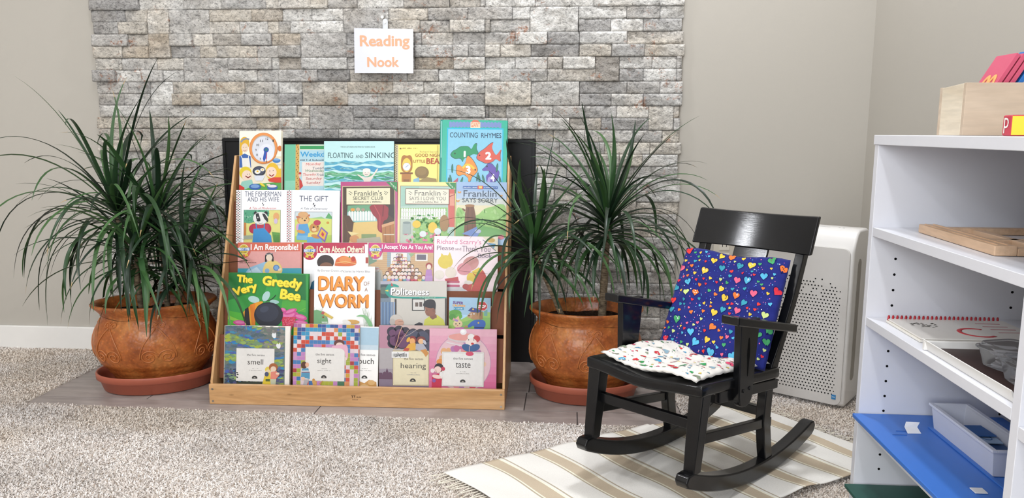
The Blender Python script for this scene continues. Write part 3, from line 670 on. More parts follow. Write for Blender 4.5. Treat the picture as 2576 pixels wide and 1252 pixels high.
def book_weekdays():
    a = Art('weekdays', .006, '6cc19a', None, 'green spined book about weekdays with a handwritten list, top row second from left', thing='picture_book').z(*C1)
    a.rect(930, 430, 1100, 1130, '6fc4a0').rect(945, 980, 1100, 1130, '8ed4b8')
    a.rect(1097, 430, 1152, 1130, 'dcae5c')
    for k in range(22): a.el(1112 + (k % 3) * 14, 445 + k * 31, 9, 7, '8c5a22' if k % 2 else '6b4518', k * 37)
    a.rect(1155, 440, 1720, 1130, 'e9eee0').rect(1160, 455, 1720, 508, '2d9e58').rect(1160, 520, 1720, 1130, 'b4dbe8')
    a.tx('Weekdays', 1168, 545, 1690, 645, '1f8fc4', .02).blur(1170, 655, 1640, 680, '4a5a66', 26)
    a.poly([(1195, 700), (1650, 690), (1650, 1055), (1200, 1060)], 'f2e7df')
    for i, (s_t, x, y, w_, c) in enumerate((('Monday', 1255, 735, 225, 'c2403c'), ('Tuesday', 1350, 795, 230, '47506a'), ('Wednesday', 1240, 835, 290, '3f7a50'), ('Thursday', 1210, 890, 200, 'c2403c'), ('Friday', 1420, 895, 140, '47506a'), ('Saturday', 1255, 950, 240, 'b83a3a'), ('Sunday', 1262, 1012, 215, 'b83a3a'))):
        a.tx(s_t, x, y - 24, x + w_, y + 24, c, 0, .2, -3 + i % 3)
    a.el(1165, 890, 22, 36, 'f0c8b0').el(1168, 868, 20, 18, 'c4302c').poly([(1155, 930), (1190, 980), (1215, 1060), (1160, 1120)], 'cf3a34')
    a.done()
def book_floating():
    a = Art('floating', .0066, 'b2d9da', None, 'pale blue hardback titled Floating and Sinking, middle of the top row').z(*C1)
    rr = random.Random(4)
    a.tx("THIS IS A LET'S-READ-AND-FIND-OUT SCIENCE BOOK", 1770, 462, 2290, 482, '2c3c40').tx('FLOATING', 1582, 558, 1958, 640, '25444e', .004).tx('AND', 2000, 590, 2112, 640, '25444e').tx('SINKING', 2140, 555, 2595, 640, '25444e', .004)
    for i, (y, hh, c) in enumerate(((690, 46, '54b0cc'), (770, 60, '3d9fca'), (855, 50, '64b88c'), (910, 46, '2fa070'), (965, 40, '5fb6cc'), (1050, 34, '4fb48a'), (1110, 40, '6fc0d0'))):
        top = wavy(y, 1535, 2590, 14, i * 1.7, 430, 30); bot = wavy(y + hh, 1535, 2590, 13, i * 1.7 + .9, 400, 30)
        for p, q, r, t in zip(top, top[1:], bot[1:], bot): a.poly([p, q, r, t], c, z=.00022 + i * .00003)
        for k in range(16):
            x = rr.uniform(1550, 2560); a.el(x, y + hh * .5 + rr.uniform(-8, 8), rr.uniform(20, 60), rr.uniform(5, 12), '8fd0dc' if i % 3 != 2 else '8fd0a4', rr.uniform(-12, 12), z=.0006)
    a.k += 14
    a.poly([(2020, 890), (2040, 880), (2140, 940), (2250, 905), (2320, 790), (2345, 800), (2262, 920), (2225, 1000), (2125, 1000), (2118, 960)], 'f2e6da').el(2165, 860, 58, 52, 'f2e6da').el(2165, 825, 60, 34, 'f7f4ec')
    a.ln([(2140, 880), (2160, 892), (2182, 882)], 6, '3a3a3a').el(2145, 855, 4, 6, '222222').el(2188, 850, 4, 6, '222222')
    a.done()
def book_goodnight():
    a = Art('goodnight', .006, 'f0dd6c', None, 'yellow storybook with a tall clock on its cover, half behind the teal counting book').z(*C2)
    a.rect(312, 440, 362, 1010, 'd8c9a0')
    for k in range(34): a.el(325 + (k % 2) * 22, 450 + k * 17, 9, 6, '4c463c' if k % 2 else '7a6a4a', k * 43)
    a.rect(362, 440, 372, 1010, 'f7f2c8').rect(952, 450, 966, 1010, 'e3cf5c')
    a.el(403, 498, 14, 10, '6a4a1e').blur(430, 484, 655, 500, '8a6a2c', 22).tx("Richard Scarry's", 695, 532, 970, 565, '9a8a5a')
    a.tx('GOOD NIGHT', 622, 575, 1035, 622, '9a5a22', .01).tx('LITTLE', 598, 668, 775, 708, '9a5a22', .006).tx('BEAR', 792, 642, 1060, 728, 'a83c22', .02)
    a.poly([(410, 640), (450, 590), (500, 610), (545, 590), (585, 640), (580, 855), (415, 855)], 'b5762c').el(497, 745, 66, 105, 'f4d452').el(497, 770, 60, 62, 'eef2f8').ring(497, 770, 62, 64, 5, 'c8a030').ln([(480, 780), (525, 745)], 5, '3a62a8')
    a.rect(400, 855, 590, 880, '8a5420').rect(425, 880, 560, 1010, 'c08238').rect(450, 960, 540, 1010, '96602a')
    a.el(725, 855, 105, 92, '8c7038').el(720, 840, 78, 60, '9a7d42').poly([(600, 960), (680, 930), (700, 1005), (598, 1005)], '8ec2e2').poly([(690, 975), (800, 925), (940, 950), (950, 1005), (690, 1005)], 'a58c50')
    a.done()
def fish(a, body, c, num, nx0, ny0, nx1, ny1, eye, ol='16324a'):
    cx = sum(p[0] for p in body) / len(body); cy = sum(p[1] for p in body) / len(body)
    a.poly([(cx + (x - cx) * 1.035, cy + (y - cy) * 1.05) for x, y in body], ol).poly(body, c).el(eye[0], eye[1], 11, 13, '181818').tx(num, nx0, ny0, nx1, ny1, 'ffffff', .05)
def book_counting():
    a = Art('counting', .0066, '12a88c', '0c9a86', 'tall teal hardback titled Counting Rhymes with four numbered sea creatures').z(*C2)
    a.rect(1010, 70, 1034, 1010, '0a8f86').rect(1016, 90, 1028, 640, '9fe6dc')
    zz = [(1135, 98)] + [(1150 + 26 * k, 112 if k % 2 else 92) for k in range(30)] + [(1918, 100), (1918, 190)] + [(1890 - 26 * k, 168 if k % 2 else 188) for k in range(29)] + [(1135, 182)]
    a.poly(zz, '7f97cf', hard=True)
    a.el(1528, 140, 76, 74, 'e2785a').rect(1455, 104, 1602, 208, 'f6e6c6').tx('GIANT', 1462, 108, 1596, 176, 'd8704c', .01).rect(1460, 190, 1598, 206, 'd88a5c')
    a.rect(1104, 190, 1952, 1010, '25c4e6').rect(1122, 210, 1934, 1010, '8fd2ee')
    a.tx('COUNTING', 1148, 258, 1568, 336, '173a58', .008).tx('RHYMES', 1618, 262, 1920, 336, '173a58', .008)
    fish(a, [(1160, 600), (1200, 535), (1260, 510), (1310, 468), (1430, 462), (1475, 520), (1512, 430), (1560, 418), (1545, 500), (1582, 560), (1560, 590), (1500, 575), (1420, 630), (1370, 640), (1350, 705), (1320, 640), (1230, 655)], '159a62', '1', 1362, 535, 1392, 625, (1230, 575))
    fish(a, [(1555, 620), (1600, 545), (1680, 495), (1745, 430), (1808, 396), (1778, 480), (1815, 560), (1850, 600), (1925, 490), (1905, 590), (1918, 695), (1840, 640), (1800, 690), (1700, 720), (1640, 690), (1570, 660)], 'e2604c', '2', 1685, 545, 1776, 660, (1600, 598))
    fish(a, [(1255, 830), (1262, 755), (1300, 740), (1345, 780), (1390, 720), (1415, 600), (1470, 630), (1530, 710), (1570, 790), (1575, 830), (1540, 880), (1490, 920), (1465, 1000), (1435, 985), (1440, 935), (1370, 880), (1300, 912), (1262, 880)], 'f2993c', '3', 1395, 755, 1470, 880, (1540, 815))
    a.ln([(1350, 790), (1400, 740), (1460, 745), (1525, 800)], 34, 'f6d23c')
    fish(a, [(1640, 812), (1690, 770), (1730, 715), (1790, 720), (1830, 770), (1870, 810), (1902, 840), (1885, 930), (1850, 985), (1720, 1010), (1700, 900), (1740, 870), (1750, 830), (1700, 825), (1665, 832)], '6a52b4', '4', 1772, 870, 1832, 985, (1715, 760))
    a.poly([(1735, 930), (1775, 905), (1765, 1005), (1720, 1005)], 'b9a4e0')
    for x, y, t in ((1195, 740, 0), (1175, 900, -12), (1335, 930, 18), (1575, 860, 8), (1605, 900, -8), (1665, 890, -14), (1865, 720, 6), (1915, 910, -10), (1150, 940, -5)): a.el(x, y + 60, 15, 68, '1a4a50', t).el(x, y + 60, 8, 58, '26906a', t)
    a.poly([(1205, 1005), (1285, 935), (1280, 1005)], 'c8506a')
    a.done()
def plaid(a, x0, x1, y0, y1, cs):
    n = int((y1 - y0) / 16); z = a.lay()
    for i in range(n):
        for j in range(3):
            if (i + j) % 2: a.rect(x0 + j * (x1 - x0) / 3, y0 + i * 16, x0 + (j + 1) * (x1 - x0) / 3, y0 + i * 16 + 13, cs[i % len(cs)], z)
def book_fisherman():
    a = Art('fisherman', .007, 'f3f3f5', None, 'white storybook titled The Fisherman and His Wife with a badger in blue overalls').z(*C3)
    plaid(a, 128, 180, 100, 780, ('5d4f4c', '8a7a6e', 'a8474c', '6a6a58')); a.rect(186, 98, 198, 780, 'd9dade')
    a.tx('THE FISHERMAN', 240, 110, 715, 178, '5a6076', 0).tx('AND HIS WIFE', 275, 185, 690, 245, '5a6076', 0).el(475, 268, 7, 12, '6a6a70', 30).el(486, 288, 7, 12, '6a6a70', 30).tx('A Tale of Moderation', 300, 315, 655, 345, 'c86a6a', 0, .3)
    a.rect(228, 352, 712, 780, '3d6f5c').rect(232, 356, 708, 780, 'e8e48c')
    a.poly([(232, 356), (560, 356), (560, 420), (520, 470), (300, 530), (232, 520)], '5fae8a')
    rr = random.Random(8)
    for k in range(60): a.el(rr.uniform(236, 560), rr.uniform(360, 515), 13, 6, rr.choice(('2f8a68', '7cc8a0', '3f9c78', 'a6dcc0')), rr.uniform(0, 180), z=.0009)
    a.k += 18; a.rect(233, 520, 262, 690, 'd08648').poly([(232, 690), (350, 685), (340, 735), (232, 740)], 'a9b4a0')
    a.el(655, 440, 40, 52, 'eab074').el(650, 500, 24, 36, 'd8c4e2').poly([(600, 640), (705, 650), (705, 775), (620, 775)], '6aa650')
    for k in range(8): a.ln([(640 + k * 8, 775), (620 + k * 12, 680)], 4, '3f7f3a')
    # badger
    a.el(370, 600, 72, 66, 'b8304c').el(535, 600, 56, 72, 'b8304c').rect(355, 545, 560, 640, 'c23a56').poly([(345, 780), (360, 600), (500, 590), (590, 690), (600, 780)], '3f96d4').ln([(390, 520), (400, 600)], 14, '3f96d4').ln([(505, 520), (498, 600)], 14, '3f96d4')
    a.el(385, 400, 22, 28, '2a2a2e').el(520, 398, 24, 28, '2a2a2e').el(450, 462, 98, 84, 'f1f2f0').poly([(385, 400), (425, 395), (450, 480), (425, 500), (395, 470)], '33343a').poly([(470, 400), (505, 402), (550, 470), (545, 515), (500, 470)], '33343a')
    a.el(425, 490, 26, 15, '1d1d1f').el(416, 452, 7, 10, 'ffffff').el(478, 456, 7, 10, 'ffffff').ln([(425, 520), (450, 532), (478, 522)], 5, '5a3a3a')
    a.done()
def book_gift():
    a = Art('gift', .007, 'eff0f3', None, 'white storybook titled The Gift with two small bears and a kite').z(*C3)
    plaid(a, 798, 848, 100, 780, ('5d4f4c', 'b0404a', '8a7a6e', 'b8605c')); a.rect(852, 98, 860, 780, 'd9dade')
    a.tx('THE GIFT', 958, 168, 1335, 242, '4f5468', 0).el(1143, 275, 9, 15, '5a5a62', 30).el(1158, 298, 9, 15, '5a5a62', 30).tx('A Tale of Generosity', 975, 322, 1330, 356, '5c6470', 0, .3)
    a.rect(900, 376, 1390, 780, '6a6a70').rect(905, 381, 1386, 780, 'd9e6ea').poly([(905, 480), (1100, 460), (1386, 470), (1386, 780), (905, 780)], 'dbe47c').poly([(905, 700), (1386, 680), (1386, 780), (905, 780)], 'b8d45c')
    a.poly([(1300, 462), (1345, 388), (1386, 440), (1386, 470)], '5fae68').poly([(1090, 465), (1250, 440), (1300, 468)], '9ccf8c').el(1335, 520, 20, 18, 'd09a3c')
    a.el(1012, 480, 84, 70, 'dca058').el(1018, 495, 66, 52, 'ebc083').ln([(920, 450), (1100, 425)], 26, 'c87858').el(1010, 415, 68, 38, 'e2b07a').el(1032, 492, 14, 10, '3a2a20').el(998, 468, 6, 10, '222222').el(1052, 464, 6, 10, '222222')
    a.el(960, 585, 42, 52, 'e3a8d0').poly([(955, 545), (1070, 535), (1100, 640), (1060, 750), (930, 745)], '5fa8dc').poly([(925, 690), (1085, 690), (1060, 750), (930, 745)], '7fc0e6').el(985, 640, 56, 22, 'dca058', 12)
    a.el(1160, 590, 66, 62, 'd0934c').el(1195, 520, 48, 34, 'c23a56').el(1158, 610, 30, 24, 'eed0a0').el(1150, 580, 14, 12, '3a2418').el(1205, 572, 7, 10, '222222')
    a.poly([(1080, 660), (1200, 640), (1230, 720), (1070, 730)], 'f0e07a').poly([(1065, 710), (1230, 700), (1270, 780), (1065, 780)], '6fb6e0').el(1180, 700, 62, 26, 'd0934c', 15)
    a.poly([(1250, 572), (1340, 650), (1300, 778), (1195, 690)], '8a6ab8').poly([(1254, 600), (1318, 655), (1292, 745), (1218, 685)], 'f0c03c').poly([(1262, 635), (1290, 668), (1278, 708), (1250, 678)], 'c8385a')
    a.done()
def book_secret():
    a = Art('secret', .005, 'a8286c', None, 'magenta bordered book titled Secret Club with a red curtain and white fence').z(*C4)
    a.rect(92, 120, 665, 740, 'd8cc98').rect(98, 126, 658, 735, '4a3420')
    a.poly([(565, 76), (688, 76), (688, 190)], '2f8f4c').tx('From the TV', 598, 105, 690, 125, 'e8f6e8', 0, 0, 47)
    a.poly([(150, 330), (430, 320), (480, 420), (470, 530), (280, 530), (140, 480)], '9ccfc8').poly([(150, 330), (430, 320), (450, 395), (145, 400)], '6fa880').poly([(120, 520), (480, 500), (560, 735), (110, 735)], 'e8c87c')
    for k in range(10): a.poly([(158 + k * 30, 400), (170 + k * 30, 385), (182 + k * 30, 400), (182 + k * 30, 495), (158 + k * 30, 495)], 'f2f4f2')
    a.el(205, 375, 24, 18, 'e6a042').el(262, 372, 24, 20, 'c8b49a').el(318, 376, 20, 18, 'b09a86')
    a.poly([(370, 320), (600, 322), (590, 480), (530, 500), (540, 640), (470, 600), (475, 480), (420, 430)], '9c2c34').ln([(440, 330), (500, 440), (500, 600)], 10, 'c24c50').ln([(540, 330), (530, 450)], 12, '7a1c26').poly([(600, 322), (658, 322), (658, 480), (590, 430)], '33241a')
    a.poly([(98, 430), (170, 440), (215, 520), (200, 620), (160, 735), (98, 735)], '5c3f2a').ln([(110, 460), (150, 600), (140, 730)], 8, '6a4a30')
    a.el(222, 690, 52, 40, 'd89a62').poly([(150, 610), (280, 630), (190, 660)], 'f0dc9c')
    a.poly([(520, 540), (655, 500), (655, 730), (530, 730)], 'b87a44').poly([(520, 540), (655, 500), (655, 530), (522, 570)], 'dca87a').ln([(560, 560), (565, 730)], 6, '96602f').ln([(610, 545), (612, 730)], 6, '96602f').rect(540, 640, 655, 652, 'e8dcc4')
    a.rect(300, 640, 460, 735, '8aa06a').poly([(250, 690), (500, 670), (520, 735), (250, 735)], 'b8b09a')
    a.rect(134, 140, 614, 322, '7a6a3a').rect(138, 144, 610, 318, 'f1ecc8').tx("Franklin's", 222, 168, 522, 225, '3c3a30', .004).tx('SECRET CLUB', 208, 232, 536, 270, '4a4638').blur(222, 282, 520, 298, '5a5648', 26)
    for sx in (160, 545):
        for k in range(5): a.el(sx + 8 + (k % 3) * 14, 178 + k * 8, 9, 3, '3c3a30', 35 if sx < 300 else -35)
    a.done()
def book_ilove():
    a = Art('ilove', .005, 'f3dd84', None, 'pale yellow bordered book titled Says I Love You with garden fence').z(*C4)
    a.rect(700, 76, 722, 740, 'f6eab0').rect(722, 118, 1318, 740, '8a5a4a').rect(727, 123, 1312, 738, 'bcd8cc')
    a.poly([(1210, 80), (1328, 82), (1328, 205)], '2f8f4c').tx('From the TV', 1238, 112, 1330, 132, 'e8f6e8', 0, 0, 47)
    rr = random.Random(5)
    a.poly([(730, 125), (930, 125), (900, 330), (730, 340)], 'a8d0c0').poly([(1240, 150), (1312, 150), (1312, 560), (1250, 560)], 'd8685c').rect(1262, 200, 1312, 330, 'e8a088').ln([(1240, 240), (1312, 210)], 8, '9a3f3a')
    a.poly([(727, 360), (1240, 350), (1240, 740), (727, 740)], '9ccb7c').poly([(727, 470), (900, 480), (880, 740), (727, 740)], 'c8d4c4')
    for k in range(18): a.poly([(735 + k * 27, 372), (746 + k * 27, 360), (757 + k * 27, 372), (757 + k * 27, 478), (735 + k * 27, 478)], 'f4f4f2')
    a.ln([(735, 400), (1225, 395)], 8, 'e8e8e6').ln([(735, 455), (1225, 450)], 8, 'e8e8e6')
    for k in range(110): a.el(rr.uniform(840, 1250), rr.uniform(430, 735), rr.uniform(14, 26), rr.uniform(8, 15), rr.choice(('5da648', '7cc060', '47904a', 'a8d470')), rr.uniform(0, 180), z=.0009)
    a.k += 20
    for k in range(20): a.el(rr.choice((rr.uniform(735, 870), rr.uniform(950, 1150))), rr.uniform(600, 735), 16, 14, rr.choice(('ea86a0', 'f2aebc', 'd8607c')), 0, z=.001)
    a.el(905, 535, 46, 42, 'f0cc3c').el(1080, 570, 50, 60, 'f0cc3c').el(975, 640, 38, 34, 'e8eef2').el(1135, 610, 38, 36, 'e8eef2').el(1205, 520, 50, 90, 'a8804c').rect(755, 520, 840, 640, 'a9b8b4').el(798, 520, 42, 14, '8a9a98')
    a.rect(780, 148, 1256, 318, '8a5a4a').rect(786, 154, 1250, 312, 'f4f0dc').tx('Franklin', 880, 168, 1160, 225, '6a6a62', .004).tx('SAYS I LOVE YOU', 822, 235, 1218, 274, '7c7a70').blur(862, 284, 1178, 300, '8a8678', 26)
    for sx in (812, 1188):
        for k in range(5): a.el(sx + 8 + (k % 3) * 14, 180 + k * 8, 9, 3, '6a6a62', 35 if sx < 1000 else -35)
    a.done()
def book_sorry():
    a = Art('sorry', .004, '9cc0e4', None, 'sky blue paperback titled Says Sorry with green bushes, right end of the second row').z(*C4)
    for y0, y1, c in ((76, 180, 'a4c2e8'), (180, 260, 'bcd0e8'), (260, 330, 'dce0d8'), (330, 400, 'f0e6c0'), (400, 470, 'f2e8b8')): a.rect(1330, y0, 1880, y1 + 2, c)
    a.poly([(1330, 350), (1400, 360), (1430, 420), (1560, 450), (1640, 360), (1740, 340), (1790, 310), (1880, 320), (1880, 680), (1330, 680)], '9cce74')
    rr = random.Random(9)
    for k in range(70): a.el(rr.uniform(1340, 1870), rr.uniform(390, 650), rr.uniform(10, 34), rr.uniform(6, 18), rr.choice(('7fbe5c', 'a8d884', '6aae54', 'b8e094')), rr.uniform(0, 180), z=.0005)
    a.k += 12; a.poly([(1330, 560), (1560, 540), (1880, 600), (1880, 680), (1330, 680)], '7ab868')
    a.rect(1402, 122, 1780, 148, '3f6cb4').blur(1410, 130, 1560, 141, 'e8f0fa', 14).blur(1630, 130, 1770, 141, 'e8f0fa', 14).rect(1562, 116, 1622, 152, 'd84a4a').rect(1574, 122, 1610, 146, 'f0d86c')
    a.tx('Franklin', 1410, 168, 1768, 236, '3a4a5c', .004).tx('SAYS SORRY', 1398, 250, 1782, 298, '3c4a54')
    for x, y in ((1365, 190), (1350, 285), (1815, 222)): a.el(x - 9, y, 13, 8, 'e6a24a', 40).el(x + 9, y, 13, 8, 'e6a24a', -40)
    a.poly([(1440, 330), (1520, 322), (1545, 440), (1560, 680), (1420, 680), (1430, 440)], '7c4e30')
    a.ln([(1465, 360), (1460, 660)], 7, '5a3622').ln([(1505, 350), (1515, 670)], 6, '6a4228').poly([(1425, 400), (1395, 370), (1405, 362), (1435, 380)], '7c4e30').el(1480, 335, 52, 16, 'a87848').poly([(1400, 640), (1560, 560), (1585, 640), (1560, 680)], '7d9ad8').el(1575, 610, 34, 22, 'c8d4f0')
    a.el(1825, 670, 34, 26, 'f08a9c')
    a.done()
def ribbon(a, x, y):
    a.el(x, y, 66, 68, 'f0e8b0').el(x, y, 58, 60, 'e6c64a').poly([(x - 82, y - 20), (x + 82, y - 24), (x + 80, y + 18), (x - 80, y + 22)], '6a8cc4').tx('BEST ME', x - 72, y - 18, x + 72, y + 14, 'f4f6fa', .02).tx('THE', x - 18, y - 46, x + 18, y - 32, '6a4a20').blur(x - 36, y + 26, x + 36, y + 44, '5a4a24', 7)
    a.poly([(x - 50, y + 56), (x - 12, y + 66), (x - 22, y + 100), (x - 40, y + 84), (x - 60, y + 98)], 'f0c83c').poly([(x + 12, y + 66), (x + 50, y + 54), (x + 60, y + 98), (x + 40, y + 86), (x + 22, y + 100)], 'f0c83c')
def book_responsible():
    a = Art('responsible', .004, 'e8a4a0', None, 'pink paperback titled I Am Responsible! with a child in a blue cape').z(*C3)
    a.rect(140, 780, 985, 1125, 'e8a8a4').rect(140, 780, 985, 895, 'e0705a').el(228, 880, 92, 106, 'e0705a').rect(966, 780, 985, 1200, 'e89a90')
    a.poly([(140, 1120), (985, 1115), (985, 1400), (140, 1400)], '3aa4b8').blur(172, 1012, 300, 1024, '5a3a3a', 14).blur(172, 1038, 398, 1050, '5a3a3a', 24)
    a.poly([(255, 1170), (300, 1110), (500, 1035), (560, 1020), (520, 1200), (250, 1200)], '9cc4e0').poly([(260, 1180), (400, 1100), (470, 1180)], 'c4dcec')
    a.poly([(460, 1200), (500, 1060), (560, 1015), (640, 1015), (700, 1050), (740, 1130), (720, 1200)], 'ecd080').el(560, 965, 55, 52, '332a2c').rect(505, 965, 530, 1035, '332a2c').rect(594, 965, 620, 1030, '332a2c').el(562, 978, 42, 44, 'f0dcc8').ln([(515, 938), (610, 925)], 14, '8e8c92')
    a.el(655, 1112, 42, 40, '5a86c4').el(655, 1112, 28, 28, '7fb0e0').el(535, 1150, 30, 30, '8ab4dc').el(700, 1135, 26, 16, 'f0dcc8', -30)
    ribbon(a, 228, 870); a.tx('I Am Responsible!', 318, 800, 942, 905, 'f6f2ee', .03)
    a.done()
def book_care():
    a = Art('care', .004, 'ecebed', None, 'white paperback titled I Care About Others! behind the orange lettered white book').z(*C3)
    a.rect(1008, 783, 1850, 805, 'c0284e').poly([(1008, 785), (1812, 790), (1815, 920), (1008, 918)], 'c42a50').el(1092, 900, 100, 112, 'c42a50')
    a.el(1300, 1040, 112, 98, '3c2f2c').el(1310, 1100, 88, 60, '8a5f48').poly([(1420, 1070), (1440, 990), (1530, 950), (1620, 975), (1700, 980), (1710, 1090), (1420, 1090)], 'e8743c').el(1560, 1010, 80, 50, 'f09a54').el(1665, 995, 30, 34, 'c8402c').ln([(1430, 1050), (1560, 1030), (1700, 1060)], 8, 'f6d08a').el(1615, 970, 9, 14, '4a8a3a')
    a.poly([(1095, 1400), (1120, 1300), (1200, 1240), (1240, 1400)], '2a6486').rect(1825, 975, 1860, 1052, 'b84a38')
    ribbon(a, 1092, 888); a.tx('I Care About Others!', 1185, 825, 1800, 915, 'f6ecd0', .03)
    a.done()
def book_accept():
    a = Art('accept', .004, 'd9b88c', None, 'pink topped paperback titled I Accept You As You Are! with a crowd of children').z(*C6)
    a.rect(40, 60, 900, 190, 'd8389a' if 0 else 'd63c88').rect(40, 180, 893, 860, 'd8b488')
    for k in range(14): a.rect(40, 196 + k * 26, 893, 199 + k * 26, 'c49a6c', z=.0003)
    a.k += 3; a.rect(285, 180, 580, 370, '9cb0bc').rect(335, 185, 545, 350, 'f2f0ee').rect(550, 180, 590, 350, 'b8ccd4').rect(655, 195, 815, 290, 'f0ece4').rect(672, 205, 795, 275, '6a6474').poly([(45, 190), (140, 260), (150, 300), (45, 350)], '7c9c84').rect(95, 190, 225, 280, 'ece8e0').poly([(560, 190), (650, 190), (600, 240)], '9ab88a')
    a.poly([(40, 350), (220, 420), (240, 545), (893, 560), (893, 700), (40, 700)], 'c4b8a4')
    rr = random.Random(12); ph = ('e87a94', '7fb0dc', 'f0d070', 'd8485c', '8cc48a', 'c89ad0', 'f0a468', '6aa8b8'); hh = ('6a4630', '2f2826', 'b0703c', '8a2f2c', 'd8b060', '4a3020')
    for r_ in range(7):
        y = 215 + r_ * 48; n = 4 + r_; x0, x1 = 420 - r_ * 26, 470 + r_ * 50; x1 = min(x1, 770)
        for k in range(n + 1):
            x = x0 + (x1 - x0) * k / n + rr.uniform(-8, 8); q = 17 + r_ * 1.8
            z = .0007 + r_ * .0001
            a.el(x, y + q * 1.9, q * 1.2, q * 1.4, rr.choice(ph), z=z).el(x, y - 2, q * 1.1, q * 1.05, rr.choice(hh), z=z + .00003).el(x, y + 4, q * .85, q * .88, 'f6e4da' if rr.random() < .8 else 'b07a5c', z=z + .00006)
    a.k += 30; a.el(835, 350, 44, 42, 'a83a34').el(835, 365, 28, 34, 'f6e4da').poly([(800, 400), (870, 400), (888, 560), (780, 560)], 'c08ac8').rect(795, 480, 885, 560, 'c99ad4')
    a.el(152, 405, 36, 34, 'c8c4c0').ln([(120, 400), (185, 400)], 8, 'c84a58').poly([(110, 440), (200, 440), (215, 560), (190, 700), (115, 700)], 'a9aeac')
    a.el(130, 165, 92, 105, 'd63c88'); ribbon(a, 130, 150); a.tx('I Accept You As You Are!', 215, 78, 880, 155, 'f8eef4', .03)
    a.done()
def book_please():
    a = Art('please', .004, 'e6d2d6', None, "mauve paperback titled Please and Thank You Book at the right of the third row").z(*C4)
    a.tx("Richard Scarry's", 1120, 700, 1600, 765, 'd27a9c', .004).tx('Please', 1120, 770, 1308, 818, '7c6a7c', .004).tx('and', 1320, 788, 1385, 818, '7c6a7c').tx('Thank You', 1395, 768, 1700, 832, '7c6a7c', .004).tx('Book', 1568, 852, 1722, 896, '6c5a78', .004)
    a.poly([(1612, 664), (1790, 664), (1790, 850)], 'f4ecd0').ln([(1618, 700), (1760, 818)], 9, '8a8c92').poly([(1672, 735), (1760, 742), (1740, 792)], '5a9cc4').el(1710, 705, 40, 26, 'd8b04a')
    # plain stand-ins of the cover shapes
    a.el(1215, 945, 82, 74, 'e8d04c').poly([(1160, 900), (1172, 850), (1205, 885)], 'e8d04c').poly([(1240, 880), (1262, 838), (1285, 900)], 'e8d04c').el(1150, 1085, 56, 50, 'f2e8dc').el(1275, 1060, 62, 62, 'f0e4d4').poly([(1210, 1130), (1355, 1105), (1365, 1160), (1225, 1165)], 'c84a48')
    a.rect(1230, 1150, 1372, 1172, 'c2506c').rect(1232, 1172, 1370, 1192, 'f0dce0').rect(1226, 1192, 1374, 1215, 'c8587c').poly([(1095, 1165), (1230, 1160), (1230, 1262), (1095, 1262)], 'd4d4d6').poly([(1225, 1218), (1420, 1215), (1440, 1262), (1225, 1262)], 'dadadc')
    a.el(1490, 960, 92, 74, 'dc9a94', -30).el(1420, 1020, 78, 66, 'e79aa2').poly([(1520, 1050), (1600, 1000), (1660, 1080), (1672, 1180), (1640, 1262), (1420, 1262), (1450, 1150)], 'c8402f').poly([(1500, 1050), (1580, 1000), (1620, 1030), (1560, 1090)], 'f0d440').el(1495, 1115, 46, 56, 'f0d040').el(1470, 1165, 46, 22, 'f2ece4').el(1440, 1210, 36, 30, 'b83a34')
    a.done()
def book_greedy():
    a = Art('greedy', .011, '2d8f3e', None, 'large green hardback with big yellow letters and a striped bee').z(*C5)
    for pts, c in (([(80, 450), (330, 450), (250, 760), (75, 820)], '237a38'), ([(330, 450), (700, 455), (560, 760), (250, 760)], '2f9440'), ([(75, 820), (330, 740), (500, 900), (75, 1000)], '3aa046'), ([(700, 455), (1090, 465), (1100, 800), (800, 760)], '1f7a3c'), ([(800, 760), (1100, 800), (1100, 960), (780, 900)], '52b042'), ([(75, 950), (360, 1000), (300, 1140), (68, 1140)], '56b83c'), ([(600, 560), (760, 600), (700, 900), (520, 860)], '3aa84c'), ([(75, 1010), (330, 1110), (330, 1130), (70, 1060)], '8fd048')): a.poly(pts, c)
    a.ln([(400, 760), (560, 870)], 4, '6fc05c').ln([(1100, 900), (900, 1000)], 4, '8fd048')
    for q in ((860, 1010, 150, 60, -12), (900, 950, 90, 34, -20), (1030, 1020, 90, 40, 14), (1040, 1090, 90, 30, 6), (240, 1110, 90, 34, 4), (810, 930, 40, 26, 30)): a.el(q[0], q[1], q[2], q[3], 'd8559c', q[4]).el(q[0], q[1] - 6, q[2] * .7, q[3] * .5, 'ea82b8', q[4])
    a.poly([(790, 1020), (980, 1020), (940, 1130), (900, 1240), (800, 1140)], 'd83a58')
    rr = random.Random(3)
    for k in range(60): a.el(rr.uniform(810, 970), rr.uniform(1030, 1140), 8, 8, 'f0708a', 0, z=.0013)
    a.k += 20
    a.el(420, 800, 76, 44, 'b8dcd8', 12).el(580, 755, 44, 72, 'b8dcd8', 28).el(690, 825, 62, 26, 'a8d0cc', 5).el(400, 920, 42, 52, 'b0cce0', 20)
    a.poly([(270, 980), (330, 920), (400, 860), (500, 820), (560, 830), (440, 900), (440, 1135), (340, 1135), (290, 1050)], 'efa52c').poly([(305, 930), (350, 900), (380, 1135), (330, 1135), (300, 1040)], '26232c').poly([(370, 870), (440, 845), (445, 1135), (400, 1135)], 'e8862c')
    a.el(615, 1000, 190, 170, '2a2c38').el(600, 970, 150, 120, '363a4a').el(560, 925, 60, 40, '444a5c', -20).ln([(580, 820), (640, 800), (680, 770), (708, 735)], 9, '26232c')
    Y = 'f7dc3c'; SH = (7, 9, '8a8a1c')
    a.tx('The', 192, 482, 402, 582, Y, .05, 0, 4, SH).tx('Very', 140, 610, 470, 745, Y, .05, 0, -17, SH).tx('Greedy', 528, 500, 1048, 665, Y, .05, 0, 4, SH).tx('Bee', 765, 665, 1035, 800, Y, .05, 0, 7, SH)
    a.done()
